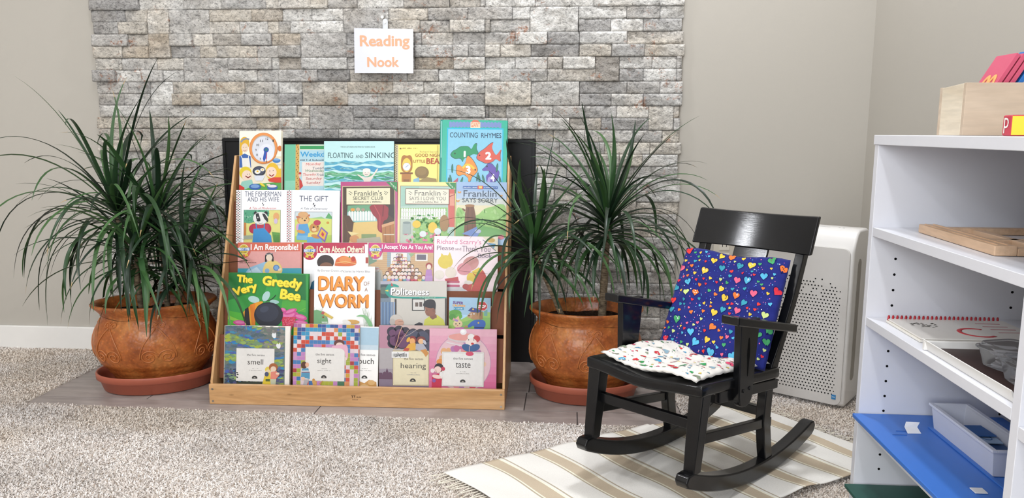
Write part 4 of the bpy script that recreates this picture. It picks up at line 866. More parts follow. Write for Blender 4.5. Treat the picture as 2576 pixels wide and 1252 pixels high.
def book_diary():
    a = Art('diary', .006, 'f0efef', None, 'white book with huge orange capital letters, second from left in the fourth row').z(*C5)
    a.tx('By Doreen Cronin', 1250, 408, 1525, 442, '7a7c80').el(1545, 428, 5, 5, '5a5a5a').tx('Pictures by Harry Bliss', 1562, 414, 1938, 450, '7a7c80')
    O_ = 'e6953a'; SH = (-8, 8, '8a4a1c')
    a.tx('DIARY', 1262, 490, 1868, 680, O_, .035, 0, 0, SH).tx('OF', 1855, 560, 1930, 612, '8a5a34').tx('A', 1868, 640, 1908, 688, '8a5a34').tx('WORM', 1262, 724, 1925, 905, O_, .035, 0, 0, SH)
    rr = random.Random(6)
    for k in range(26): a.ln([(1200 + rr.uniform(0, 100), 1140), (1205 + rr.uniform(-5, 120), rr.uniform(880, 1000))], 3, 'c8d8c4')
    for k in range(26): a.ln([(1860 + rr.uniform(0, 110), 1150), (1830 + rr.uniform(0, 140), rr.uniform(900, 1050))], 3, 'c8dcc4')
    a.poly([(1195, 945), (1250, 935), (1330, 965), (1385, 1040), (1395, 1110), (1200, 1125)], '79b07c').el(1330, 1032, 16, 14, 'b07a4c').el(1330, 1032, 8, 7, '2a2a24')
    for k in range(5): a.poly([(1310 + k * 16, 1092), (1326 + k * 16, 1092), (1318 + k * 16, 1112)], 'f8f8f6')
    a.poly([(1322, 950), (1465, 1030), (1440, 1055), (1305, 985)], 'e6c860').poly([(1322, 950), (1352, 966), (1335, 1000), (1300, 985)], 'c4605c')
    a.poly([(1750, 1020), (1810, 990), (1900, 1000), (1960, 1080), (1985, 1150), (1930, 1150), (1890, 1050), (1840, 1015)], '8cc88c').el(1700, 1090, 108, 30, 'e2b060').el(1640, 1095, 60, 30, 'f6f4ee', 20)
    a.done()
def book_politeness():
    a = Art('politeness', .008, 'beb9b0', None, 'grey photo book titled Politeness with a boy in a yellow shirt').z(*C6)
    a.rect(192, 560, 330, 1135, '7a8c9c').rect(192, 600, 300, 780, '3c5054').el(240, 680, 60, 50, '5c7468').rect(192, 545, 330, 600, 'b4b4c4')
    for k in range(9): a.rect(196 + k * 22, 830, 210 + k * 22, 1125, '5a7ba8' if k % 2 else '7c9cc4', z=.0004)
    a.k += 4; a.rect(380, 790, 405, 1135, '3a3634').rect(608, 785, 775, 945, '1c1a18').rect(620, 797, 765, 933, 'e2dfda').rect(650, 835, 690, 890, '6a5a50').rect(705, 830, 742, 892, '5a4a44').rect(1040, 780, 1062, 1135, '3c3430')
    a.poly([(250, 690), (280, 610), (340, 585), (430, 610), (440, 640), (350, 625), (300, 690), (330, 765), (1062, 758), (1062, 785), (360, 785), (280, 750)], '1fa090').poly([(340, 575), (365, 620), (330, 622)], 'c84a4c').poly([(252, 682), (298, 668), (298, 696)], 'e8d860').rect(708, 758, 915, 780, '7cc0a8').blur(722, 764, 905, 775, '3a6a5c', 16)
    a.tx('Politeness', 332, 650, 830, 740, 'ffffff', .02, 0, 1, (4, 6, '3a3a3c'))
    a.poly([(760, 1135), (775, 1060), (850, 1010), (940, 1000), (1020, 1060), (1045, 1135)], 'd5d654').poly([(840, 1000), (925, 990), (935, 1030), (880, 1060), (845, 1035)], '8a5a48').poly([(770, 880), (900, 900), (920, 960), (900, 1010), (835, 1020), (795, 1000), (778, 960), (785, 930)], '96624c').el(895, 935, 20, 28, '8a5a48')
    a.poly([(750, 870), (770, 820), (830, 792), (900, 800), (922, 850), (915, 940), (890, 900), (860, 915), (765, 890)], '221d22').ln([(800, 985), (830, 990)], 4, '6a3a34').el(805, 935, 7, 4, '241814')
    a.el(400, 1060, 82, 66, 'd4cdc4').el(440, 1100, 62, 46, 'd8a890').ln([(430, 1090), (490, 1085)], 5, '7a4a44').el(350, 1090, 36, 44, 'c4bcb4').poly([(640, 1125), (700, 1095), (745, 1105), (750, 1135), (640, 1135)], '2c2c34')
    a.done()
def book_super():
    a = Art('super', .004, 'a4cdea', None, 'small square paperback with a police dog and a red stop sign').z(*C6)
    a.rect(1097, 772, 1638, 1000, 'a8d0ec').poly([(1097, 940), (1260, 1060), (1440, 960), (1638, 960), (1638, 1200), (1097, 1200)], 'a8d468').poly([(1270, 1100), (1480, 1030), (1638, 1030), (1638, 1200), (1270, 1200)], '8cc864').rect(1555, 930, 1600, 1010, '7ab8b0')
    a.el(1180, 985, 82, 52, '5ea83c').el(1140, 1030, 44, 40, '4e9a34').el(1230, 1020, 42, 36, '6cb848')
    a.tx('SUPER', 1145, 825, 1282, 862, '6a4a8c', .05, 0, 3).tx('CROWD!', 1142, 868, 1308, 896, 'e8a02c', .05, 0, 3).rect(1158, 902, 1290, 936, '4aa0c8').blur(1166, 910, 1284, 928, 'e8f4fa', 12)
    a.poly([(1487, 822), (1566, 822), (1600, 868), (1600, 905), (1566, 945), (1500, 945), (1458, 905), (1458, 868)], 'f0e8e4', hard=True).poly([(1490, 828), (1563, 828), (1594, 870), (1594, 902), (1562, 938), (1504, 938), (1465, 902), (1465, 870)], 'd8343c', hard=True).tx('STOP', 1480, 868, 1580, 905, 'ffffff', .03)
    a.el(1440, 1005, 86, 56, 'c09062').el(1370, 1015, 34, 26, 'd0a67c').el(1360, 1010, 12, 9, '3a2418').poly([(1480, 960), (1535, 950), (1540, 1050), (1500, 1060)], 'a87848').el(1388, 990, 8, 11, 'ffffff').el(1425, 985, 9, 12, 'ffffff').el(1390, 992, 3, 5, '111111').el(1427, 987, 3, 5, '111111')
    a.poly([(1345, 945), (1390, 900), (1470, 915), (1520, 945), (1480, 970), (1390, 958)], '2a3a8c').el(1412, 925, 12, 12, 'f0c83c').poly([(1330, 1150), (1420, 1060), (1560, 1060), (1585, 1120), (1540, 1200), (1430, 1200), (1430, 1130), (1360, 1170)], '2f68c4').el(1485, 1102, 12, 12, 'f0c83c').el(1325, 1155, 24, 16, 'c09062').rect(1430, 1155, 1560, 1168, '1a2a5c')
    a.poly([(1140, 1075), (1160, 1040), (1200, 1080)], 'f0a8b8').poly([(1180, 1060), (1222, 1010), (1240, 1070)], 'f0c8a8').el(1215, 1120, 62, 52, 'f2d9a8').el(1190, 1120, 7, 11, '2a2a2a').el(1238, 1115, 7, 11, '2a2a2a').el(1212, 1140, 10, 7, 'd86a7c').el(1195, 1075, 26, 14, 'b08ad0', 20).poly([(1180, 1170), (1290, 1160), (1300, 1200), (1170, 1200)], 'd07ac0')
    a.done()
def senses_panel(a, x0, y0, x1, y1, word, wx, wy, sub, lx, c='f2efea'):
    cx = (wx[0] + wx[1]) / 2
    a.rect(x0, y0, x1, y1, 'c9c2b8').rect(x0 + 4, y0 + 4, x1 - 4, y1 - 4, c)
    a.tx('the five senses', sub[0], sub[1], sub[2], sub[3], '4a4644').tx(word, wx[0], wy[0], wx[1], wy[1], '3a3432', .004)
    a.blur(cx - 38, wy[1] + 46, cx + 38, wy[1] + 54, '8a8682', 9).blur(cx - 85, wy[1] + 68, cx + 80, wy[1] + 78, 'a8a4a0', 18)
    a.el(lx, sub[3] + 276, 35, 30, '3a3836', a0=180, a1=360).rect(lx - 34, sub[3] + 276, lx + 34, sub[3] + 284, '3a3836').el(lx, sub[3] + 276, 14, 10, 'c9c2b8', a0=180, a1=360)
def bird(a, x, y): a.poly([(x - 34, y - 10), (x - 20, y - 38), (x, y - 20), (x + 12, y - 46), (x + 26, y - 10), (x + 20, y + 26), (x, y + 34), (x - 22, y + 22)], 'f2f4f6')
def book_smell():
    a = Art('smell', .010, 'e9e4dc', None, 'blue and green painted book titled smell, bottom row far left').z(*C7)
    a.poly([(180, 97), (940, 112), (942, 860), (180, 860)], '6f7f74'); rr = random.Random(21)
    for k in range(900):
        x, y = rr.uniform(190, 925), rr.uniform(105, 850); band = math.sin(y / 38 + math.sin(x / 150) * 1.2)
        dark = y > 640; gr = x > 650 and y < 420
        c = rr.choice(('8c8a86', '7a7878', '94908a', '6f7a74')) if gr and rr.random() < .7 else rr.choice(('a8b844', '86a05a', '9cb868', '7a9c78') if band > .35 else ('3f78b8', '4a5fae', '2f8fc0', '5a68a8', '4a90b0') if band > -.5 else ('5a6f86', '6c7a8c', '556a72'))
        if dark and rr.random() < .55: c = rr.choice(('3c4668', '4a4a70', '33475a', '5a5a84'))
        x = min(max(x, 215), 905)
        a.el(x, y, rr.uniform(20, 40), rr.uniform(9, 17), c, rr.uniform(-15, 15), z=.00024 + k * .0000004)
    a.k += 20; bird(a, 805, 215); bird(a, 862, 345)
    senses_panel(a, 330, 378, 812, 795, 'smell', (475, 672), (515, 582), (463, 448, 688, 476), 566)
    for x, y in ((345, 690), (352, 712), (345, 745), (350, 800), (410, 800), (450, 803), (500, 800), (545, 805)): a.el(x, y, 14, 8, '232c24', 20)
    a.rect(340, 800, 660, 835, '3c4438'); a.el(735, 645, 40, 40, 'ecd45c').el(735, 700, 38, 60, 'ecd8b0').poly([(700, 680), (760, 680), (775, 830), (665, 825)], 'e8cc3c').el(718, 700, 26, 30, '4a5474').rect(705, 760, 760, 790, '5a6a34')
    a.el(800, 612, 56, 52, 'b0683c').el(800, 635, 36, 36, 'f2d8c0').poly([(770, 670), (840, 660), (880, 700), (835, 760), (765, 760)], 'ea8f7c').poly([(765, 760), (840, 760), (830, 840), (770, 840)], 'c8ccb0').el(855, 690, 22, 14, 'f2d8c0')
    a.done()
def book_sight():
    a = Art('sight', .0066, 'd8c8c0', None, 'checkered multicoloured book titled sight in the bottom row').z(*C7)
    rr = random.Random(30); z = .0003
    x0, y0, st = 1045, 92, 51.5
    pal = ['d8a83c', 'a8b43c', 'd09ac8', 'e8d0dc', '3f78b4', '8ac8e8', 'd8523c', 'e0925c', 'c8b04a', 'b03a3c']
    for j in range(16):
        for i in range(17):
            dd = int(round(math.hypot((i - 8) * 1.0, (j - 13) * .95)))
            c = ['e0a03c', 'b4b83c', 'c88ac4', 'd8c0d0', '3f74b0', 'd8523c', 'e8d4dc', 'a8b43c', 'c88ac4', '4a80bc', 'd8523c', 'ecdce0', '3f9cc8', '35589c', 'd0a83c', 'b46a9c', 'd8a0cc'][(dd + (i % 2) * (1 if (j % 3 == 0) else 0)) % 17]
            if rr.random() < .18: c = rr.choice(pal)
            a.rect(x0 + i * st - 2, y0 + j * st - 20, x0 + (i + 1) * st - 4, y0 + (j + 1) * st - 23, c, z)
    a.k += 4
    for k in range(26): a.poly([(1049, 300 + 0 * k), (1050, 300), (1049, 301)], 'ffffff', z)
    bird(a, 1172, 262); bird(a, 1292, 235)
    a.el(1390, 740, 36, 0.1, 'ffffff'); a.rect(1610, 790, 1698, 860, '4a7a5c')
    senses_panel(a, 1200, 365, 1698, 790, 'sight', (1352, 1530), (505, 585), (1330, 440, 1562, 470), 1438)
    a.el(1625, 315, 66, 52, '6a3c34').el(1630, 335, 46, 34, 'f4d8cc').poly([(1530, 345), (1700, 320), (1735, 350), (1740, 500), (1710, 520), (1690, 375), (1535, 375)], 'f0b8cc').el(1715, 505, 14, 20, 'f4d8cc')
    a.el(1187, 595, 40, 44, '5c3a2c').el(1225, 590, 24, 30, 'f0bc9c').poly([(1160, 640), (1240, 632), (1262, 700), (1260, 770), (1150, 745)], '5a9cc0').ln([(1158, 672), (1258, 668)], 12, 'f0f0ee').ln([(1158, 684), (1260, 682)], 8, 'a84848').el(1178, 765, 26, 22, 'f0c8b0').poly([(1190, 775), (1255, 770), (1225, 850), (1180, 850)], 'b8b4b8')
    a.el(1320, 812, 24, 46, 'd8a860', -20).el(1310, 775, 16, 14, 'c88f48').poly([(1380, 820), (1430, 780), (1400, 840)], 'c88f58')
    a.done()
def book_touch():
    a = Art('touch', .006, 'f1f0ee', None, 'pale blue book titled touch, half hidden behind the checkered sight book').z(*C7)
    a.rect(1290, 112, 2120, 380, 'b4d4e8').rect(1290, 330, 2120, 390, 'cfe2ee')
    a.tx('the five senses', 1830, 438, 2080, 468, '4a4644').tx('touch', 1828, 495, 2065, 568, '3a3432', .004).blur(1915, 622, 1990, 631, '8a8682', 9).blur(1880, 646, 2038, 656, 'a8a4a0', 18)
    a.el(1950, 746, 37, 34, '3a3836', a0=180, a1=360).rect(1914, 740, 1986, 750, '3a3836').el(1950, 742, 14, 12, 'f1f0ee', a0=180, a1=360)
    a.poly([(1875, 780), (1950, 810), (2010, 765), (2100, 790), (2110, 880), (1870, 880)], 'd8a25c').el(2040, 800, 44, 32, 'e8bc7c').el(1950, 850, 60, 24, 'f0cc94')
    a.done()
def book_hearing():
    a = Art('hearing', .006, 'b8a09c', None, 'stormy purple book titled hearing with a barcode sticker').z(*C8)
    a.poly([(272, 92), (480, 92), (420, 385), (320, 385), (272, 372)], 'c08ca0').rect(272, 380, 700, 640, 'b8b2b4').rect(272, 640, 1100, 700, 'a49aa6').rect(272, 700, 1100, 885, '8c7c90')
    z = a.lay()
    for x, y, r in ((430, 170, 62), (420, 250, 52), (430, 320, 54), (520, 160, 66), (600, 170, 60), (700, 190, 62), (790, 190, 58), (880, 200, 60), (560, 280, 110), (700, 300, 120), (840, 300, 110), (480, 300, 90), (860, 380, 60)): a.el(x, y, r, r, '302a3c', 0, z)
    z = a.lay()
    for x, y, r in ((440, 190, 46), (530, 190, 52), (560, 280, 96), (470, 280, 70)): a.el(x, y, r, r, '6c3f66', 0, z)
    z = a.lay()
    for x, y, r in ((700, 240, 90), (820, 240, 80), (760, 330, 100), (860, 350, 70)): a.el(x, y, r, r, '474a62', 0, z)
    a.ln([(560, 108), (525, 190), (505, 280), (465, 400)], 7, 'e8b48c').ln([(640, 150), (560, 270), (480, 390)], 5, 'e8b48c').ln([(740, 145), (660, 200), (600, 230)], 5, 'c8b8b4')
    for x, hgt in ((290, 60), (340, 74), (372, 110), (410, 70)): a.poly([(x - 30, 770), (x - 22, 690), (x, 760 - hgt * 1.2), (x + 22, 690), (x + 30, 770)], '6a4a62')
    a.rect(445, 405, 900, 848, 'a8946c').rect(450, 410, 896, 843, 'f0e6c4').frame(458, 418, 888, 835, 3, 'c8b88c')
    a.tx('the five senses', 585, 495, 828, 525, '4a4644').tx('hearing', 545, 562, 862, 650, '3a3432', .004).blur(672, 682, 742, 691, '8a8682', 9).blur(622, 702, 790, 716, 'a8a4a0', 18)
    a.el(698, 790, 37, 34, '3a3836', a0=180, a1=360).rect(661, 784, 736, 796, '3a3836').el(698, 786, 14, 12, 'f0e6c4', a0=180, a1=360)
    a.el(690, 275, 50, 54, '8c2f2c').el(690, 290, 34, 40, 'f0b070').poly([(600, 380), (650, 320), (730, 310), (735, 400), (640, 410)], 'eab040').poly([(570, 410), (600, 370), (655, 380), (640, 415)], 'c4503c').el(640, 270, 20, 34, 'eab040', 30)
    a.el(800, 270, 56, 44, '7a3230').el(800, 290, 36, 34, 'f0c090').poly([(735, 320), (830, 320), (880, 400), (780, 410), (730, 390)], 'b8b8c4').el(845, 300, 18, 34, 'c8c8d4', -30).poly([(790, 400), (860, 385), (895, 440), (860, 485), (830, 440)], 'd8964c')
    a.rect(430, 420, 645, 500, 'f6f6f4')
    rr = random.Random(1); z = a.lay(); x = 446
    while x < 622: w_ = rr.choice((2, 3, 5)); a.rect(x, 446, x + w_, 484, '1a1a1a', z); x += w_ + rr.choice((2, 3, 4))
    a.ln([(505, 432), (545, 494)], 6, '101014').ln([(470, 490), (598, 434)], 5, '101014')
    a.done()
def book_taste():
    a = Art('taste', .006, 'e294b4', None, 'pink book titled taste with a big sweet jar, bottom row far right').z(*C8)
    for k in range(8): a.rect(900, 130 + k * 95, 1760, 226 + k * 95, ('eeb6c8', 'ebacc2', 'e8a2bc', 'e698b6', 'e48eb0', 'e284aa', 'de74a0', 'da6a98')[k])
    a.el(1335, 560, 352, 370, 'c894b4').el(1335, 560, 344, 362, 'e9c4cc'); rr = random.Random(17)
    for k in range(90):
        t = rr.uniform(0, 2 * PI); q = rr.uniform(.3, .9); x, y = 1335 + 330 * q * math.cos(t), 560 + 350 * q * math.sin(t)
        a.el(x, y, rr.uniform(24, 46), rr.uniform(28, 52), rr.choice(('e8954c', 'd8546c', 'e8b07c', 'c86a9c', 'f0c4a8', 'e88a9c', 'b87ab0')), rr.uniform(0, 180), z=.0005 + k * .000001)
    a.k += 16; a.el(1335, 245, 200, 62, 'd8c8cc').el(1335, 235, 190, 46, 'e8a098').ln([(1120, 305), (1330, 350), (1550, 320)], 16, 'e8dce0').el(1332, 172, 42, 38, 'f2eef0').el(1326, 164, 24, 20, 'ffffff')
    a.el(1430, 235, 44, 40, 'f4f2f0').el(1500, 255, 44, 42, 'c83a44').el(1430, 300, 72, 50, 'f6e6e0').el(1448, 318, 20, 14, 'c8302c').el(1400, 270, 6, 7, '111111').el(1465, 270, 6, 7, '111111').el(1382, 370, 70, 44, '2f5c94', 22).el(1475, 368, 70, 44, '2f5c94', -22).ln([(1410, 350), (1408, 430)], 6, 'f0c8b8')
    senses_panel(a, 1066, 422, 1596, 858, 'taste', (1240, 1428), (556, 622), (1210, 492, 1455, 522), 1332, 'f3f1ee')
    a.frame(1080, 436, 1582, 845, 3, 'c4beb8'); a.el(1415, 445, 50, 28, 'd84a6c')
    a.el(1030, 625, 58, 54, '332830').el(1082, 640, 26, 26, 'c83a58').el(1015, 650, 44, 42, 'f8d8d0').el(950, 665, 26, 28, 'f4e4e4').poly([(945, 720), (1020, 700), (1080, 690), (1070, 780), (1060, 890), (940, 890)], 'c8284c').el(1060, 720, 24, 44, 'f2f0ee').el(1005, 740, 60, 24, 'f8d8d0', 10).el(970, 790, 22, 24, '8a5aa8').ln([(990, 650), (1000, 690)], 4, '8a3a3a')
    a.done()
for fn in (book_clock, book_weekdays, book_floating, book_goodnight, book_counting, book_fisherman, book_gift, book_secret, book_ilove, book_sorry, book_responsible, book_care, book_accept, book_please, book_greedy, book_diary, book_politeness, book_super, book_smell, book_sight, book_touch, book_hearing, book_taste): fn()
# ------------------------------------------------------------------ planters, saucers, dracaenas
def terracotta():
    t = NT('glazed_terracotta'); v = t.coord(); n1 = t.noise(v, 9, 4, .6, .4); n2 = t.noise(v, 70, 4, .6); vo = t.voro(v, 95)
    c = t.ramp(n1, [(.3, '8a4420'), (.5, 'b0632f'), (.72, 'c98445')]); f = t.ramp(n2, [(.3, .72), (.6, 1.05)])
    spk = t.ramp(vo.outputs['Distance'], [(.0, 1.35), (.18, 1.15), (.4, .93)])
    t.set(t.mix(1.0, t.mix(1.0, c, f, 'MULTIPLY'), spk, 'MULTIPLY'), .4, .4, 0, .1)
    inv = t.n('ShaderNodeMath', operation='SUBTRACT'); inv.inputs[0].default_value = 1; t.l(vo.outputs['Distance'], inv.inputs[1]); t.bump(inv.outputs[0], .45, .0022); return t.m
M_TERRA = terracotta()
M_TERRA2 = plain('terracotta_relief', 'b56c38', .35, .5, .25, 60, coat=.15)
M_SAUCER = plain('plastic_saucer', 'a65a45', .42, .4, .08, 12)
t = NT('potting_soil'); v = t.coord(); t.set(t.ramp(t.noise(v, 140, 5, .7), [(.35, '1c1410'), (.6, '3b2b21'), (.74, '6f6257')]), .9, .1); t.bump(t.noise(v, 110, 4), 1.0, .006); M_SOIL = t.m
t = NT('dracaena_leaf'); a = t.n('ShaderNodeAttribute', attribute_name='Col'); t.set(a.outputs[0], .38, .4)
t.b.inputs['Transmission Weight'].default_value = 0.0; M_LEAF = t.m
t = NT('dracaena_cane'); v = t.coord(scale=(1, 1, 3)); t.set(t.ramp(t.noise(v, 60, 4), [(.3, '4c4034'), (.6, '8a7a64'), (.8, 'a8987c')]), .8, .2); t.bump(t.noise(v, 60, 3), .6, .003); M_CANE = t.m
PROF = [(.52, 0), (.60, .002), (.66, .012), (.70, .030), (.735, .044), (.745, .046), (.775, .050), (.800, .060), (.815, .064), (.84, .067), (.90, .080), (.955, .100), (.99, .122), (1.0, .142), (.985, .164), (.945, .186), (.895, .204), (.855, .216), (.845, .225), (.865, .234), (.925, .246), (.985, .2555), (1.0, .2585), (1.0, .2625), (.985, .2655), (.95, .2650), (.90, .259), (.875, .250), (.86, .235)]
def prof_r(z):
    for (r0, z0), (r1, z1) in zip(PROF, PROF[1:]):
        if z0 <= z <= z1 and z1 > z0: return r0 + (r1 - r0) * (z - z0) / (z1 - z0)
    return .9
def planter(name, x, y, rot, A, B, label, heads, seed, slabel):
    sc = empty('plant_saucer', (x, y, .0045), rot, slabel, 'saucer')
    sp = [(.70, 0), (.83, 0), (.875, .004), (.93, .034), (.955, .036), (.985, .040), (.99, .056), (.98, .059), (.955, .058), (.93, .040), (.85, .010), (.70, .006), (.3, .006)]
    MB().lathe(sp, 72, A * 1.0, B * 1.04).build('dish', M_SAUCER, sc, smooth=True)
    root = empty(name, (x, y, .0125), rot, label, 'plant')
    pot = MB().lathe(PROF + [(.84, .225), (.84, .10)], 96, A, B).build('pot', M_TERRA, root, smooth=True)
    def surf(u, z, off=.001):
        r = prof_r(z); return (r * A * math.cos(u) + off * math.cos(u), r * B * math.sin(u) + off * math.sin(u), z)
    n = 7; ang0 = -PI / 2 + .12
    for k in range(n):
        u0 = ang0 + k * 2 * PI / n; mb = MB()
        for sg in (-1, 1):
            # paired scrolls with long stems curling up to the neck
            pts = []
            for i in range(40):
                a = i / 39 * 2 * PI * 1.9; rr = .0205 * (1 - i / 39) + .0025
                pts.append(surf(u0 + sg * (.145 - math.cos(a) * rr / .155), .113 + math.sin(a) * rr))
            stem = []
            for i in range(14):
                q = i / 13; stem.append(surf(u0 + sg * (.29 - .27 * q ** 1.5 + .02 * math.sin(q * PI)), .108 + .092 * q))
            mb.tube(pts, [.0019] * 40, 6); mb.tube(stem, [.0018] * 14, 6)
            top = []
            for i in range(22):
                a = i / 21 * 2 * PI * 1.3; rr = .011 * (1 - i / 21) + .002
                top.append(surf(u0 + sg * (.085 + math.cos(a + PI) * rr / .15), .208 + math.sin(a) * rr * .8))
            mb.tube(top, [.0016] * 22, 6)
        mb.build('scroll_relief', M_TERRA2, pot, smooth=True)
    mb = MB()
    def soil(u, v):
        a = u * 2 * PI; r = v * .86
        return (r * A * math.cos(a), r * B * math.sin(a), .226 + .006 * (1 - v) + .004 * math.sin(a * 5 + v * 9))
    mb.grid(soil, 40, 8).build('soil', M_SOIL, root, smooth=True)
    rs = random.Random(seed)
    inv = Matrix.Rotation(-rot, 4, 'Z')
    greens = [lin(c) for c in ('263f26', '1d3321', '2f4e2c', '36582f', '1a2c1d', '426238')]
    for hi, (sx, sy, hx, hy, hz, nl, L0, up, srad) in enumerate(heads):
        p0 = inv @ Vector((sx - x, sy - y, 0)); p1 = inv @ Vector((hx - x, hy - y, 0)); p0.z = .205; p1.z = hz - .0125
        mid = (p0 + p1) / 2 + Vector((rs.uniform(-.01, .01), rs.uniform(-.01, .01), 0)); pts = []
        for i in range(12):
            q = i / 11; pts.append(p0 * (1 - q) ** 2 + mid * 2 * q * (1 - q) + p1 * q * q)
        st = MB().tube(pts, [srad * (1 - .25 * i / 11) * (1 + .07 * (i % 2)) for i in range(12)], 10).build('cane', M_CANE, root, smooth=True)
        mb = MB()
        for k in range(nl):
            f = (k + .5) / nl                      # 0 = youngest, upright in the middle; 1 = oldest, low
            az = k * 2.39996 + rs.uniform(-.3, .3)
            el0 = math.radians(82 - 88 * f ** .72 + rs.uniform(-7, 7) * (1 - .4 * f)) * up
            L = L0 * rs.uniform(.82, 1.16) * (.72 + .45 * math.sin(PI * min(1, .25 + f * .75)))
            wd = rs.uniform(.0052, .0086)
            base = p1 + Vector((0, 0, .035 - .085 * f)) + Vector((math.cos(az), math.sin(az), 0)) * .006
            d = Vector((math.cos(az) * math.cos(el0), math.sin(az) * math.cos(el0), math.sin(el0))); N = 16; seg = L / N
            droop = rs.uniform(.16, .50) * (.22 + .95 * f) * (L / .35); tw = rs.uniform(-.5, .5); P = base.copy(); rows = []
            wob = rs.uniform(-.06, .06)
            for i in range(N + 1):
                t_ = i / N; wv = wd * min(1, .55 + t_ * 3) * (1 - t_ ** 2.2) ** .8 + .0003
                side = d.cross(Vector((0, 0, 1)));
                if side.length < .05: side = Vector((-math.sin(az), math.cos(az), 0))
                side.normalize(); nrm = side.cross(d).normalized(); s2 = side * math.cos(tw * t_) + nrm * math.sin(tw * t_)
                rows.append((P - s2 * wv + nrm * wv * .35, P.copy(), P + s2 * wv + nrm * wv * .35))
                d = (d + Vector((wob * side.x, wob * side.y, -droop * (.25 + 1.5 * t_))) * (11 / 16)).normalized()
                P = P + d * seg
                W = Matrix.Rotation(rot, 3, 'Z') @ P; wx, wy = W.x + x, W.y + y; rf = 2.100 + .386 * max(0, P.z + .0125 - .07) - .012
                if -1.070 < wx < -.168 and wy > rf and P.z < .73:   # leaves lie against the rack instead of passing through it
                    W = Vector(((-1.070 if wx < -.6 else -.168) - x, W.y, W.z)); P = Matrix.Rotation(-rot, 3, 'Z') @ W
                if W.y + y > 2.555: P = Matrix.Rotation(-rot, 3, 'Z') @ Vector((W.x, 2.555 - y, W.z))
                if P.z < .27 and math.hypot(P.x / A, P.y / B) < 1.1: P.z = .27
            g = greens[rs.randrange(6)]; q = rs.uniform(.8, 1.25); col = (g[0] * q, g[1] * q, g[2] * q, 1)
            vs = [p for r in rows for p in r]; fs = []; 
            for i in range(N):
                b = i * 3; fs += [(b, b + 1, b + 4, b + 3), (b + 1, b + 2, b + 5, b + 4)]
            nf = len(mb.f); mb.add(vs, fs, col)
            if rs.random() < .25:
                for j in (nf + 2 * N - 1, nf + 2 * N - 2): mb.c[j] = lin('a58c62')
        # short dry stubs below the head
        mb.build('leaf_head', M_LEAF, st, smooth=True)
    return root
planter('potted_dracaena', -1.285, 2.262, math.radians(20), .182, .128, 'dracaena in a terracotta pot left of the book rack, leaves reaching over the left wall',
    [(-1.31, 2.27, -1.385, 2.26, .545, 78, .385, 1.0, .010), (-1.26, 2.29, -1.27, 2.28, .52, 62, .33, .97, .009), (-1.22, 2.25, -1.17, 2.25, .385, 60, .29, .95, .009), (-1.31, 2.24, -1.29, 2.19, .43, 56, .30, .9, .009)], 31,
    'terracotta plastic saucer under the left pot, beside the carpet corner')
planter('potted_dracaena', .058, 2.285, math.radians(2), .172, .130, 'dracaena in a terracotta pot between the book rack and the rocking chair',
    [(.105, 2.29, .115, 2.26, .528, 104, .315, 1.0, .0125), (.00, 2.26, -.10, 2.22, .455, 74, .27, .95, .009)], 35,
    'terracotta plastic saucer under the pot behind the rocking chair')

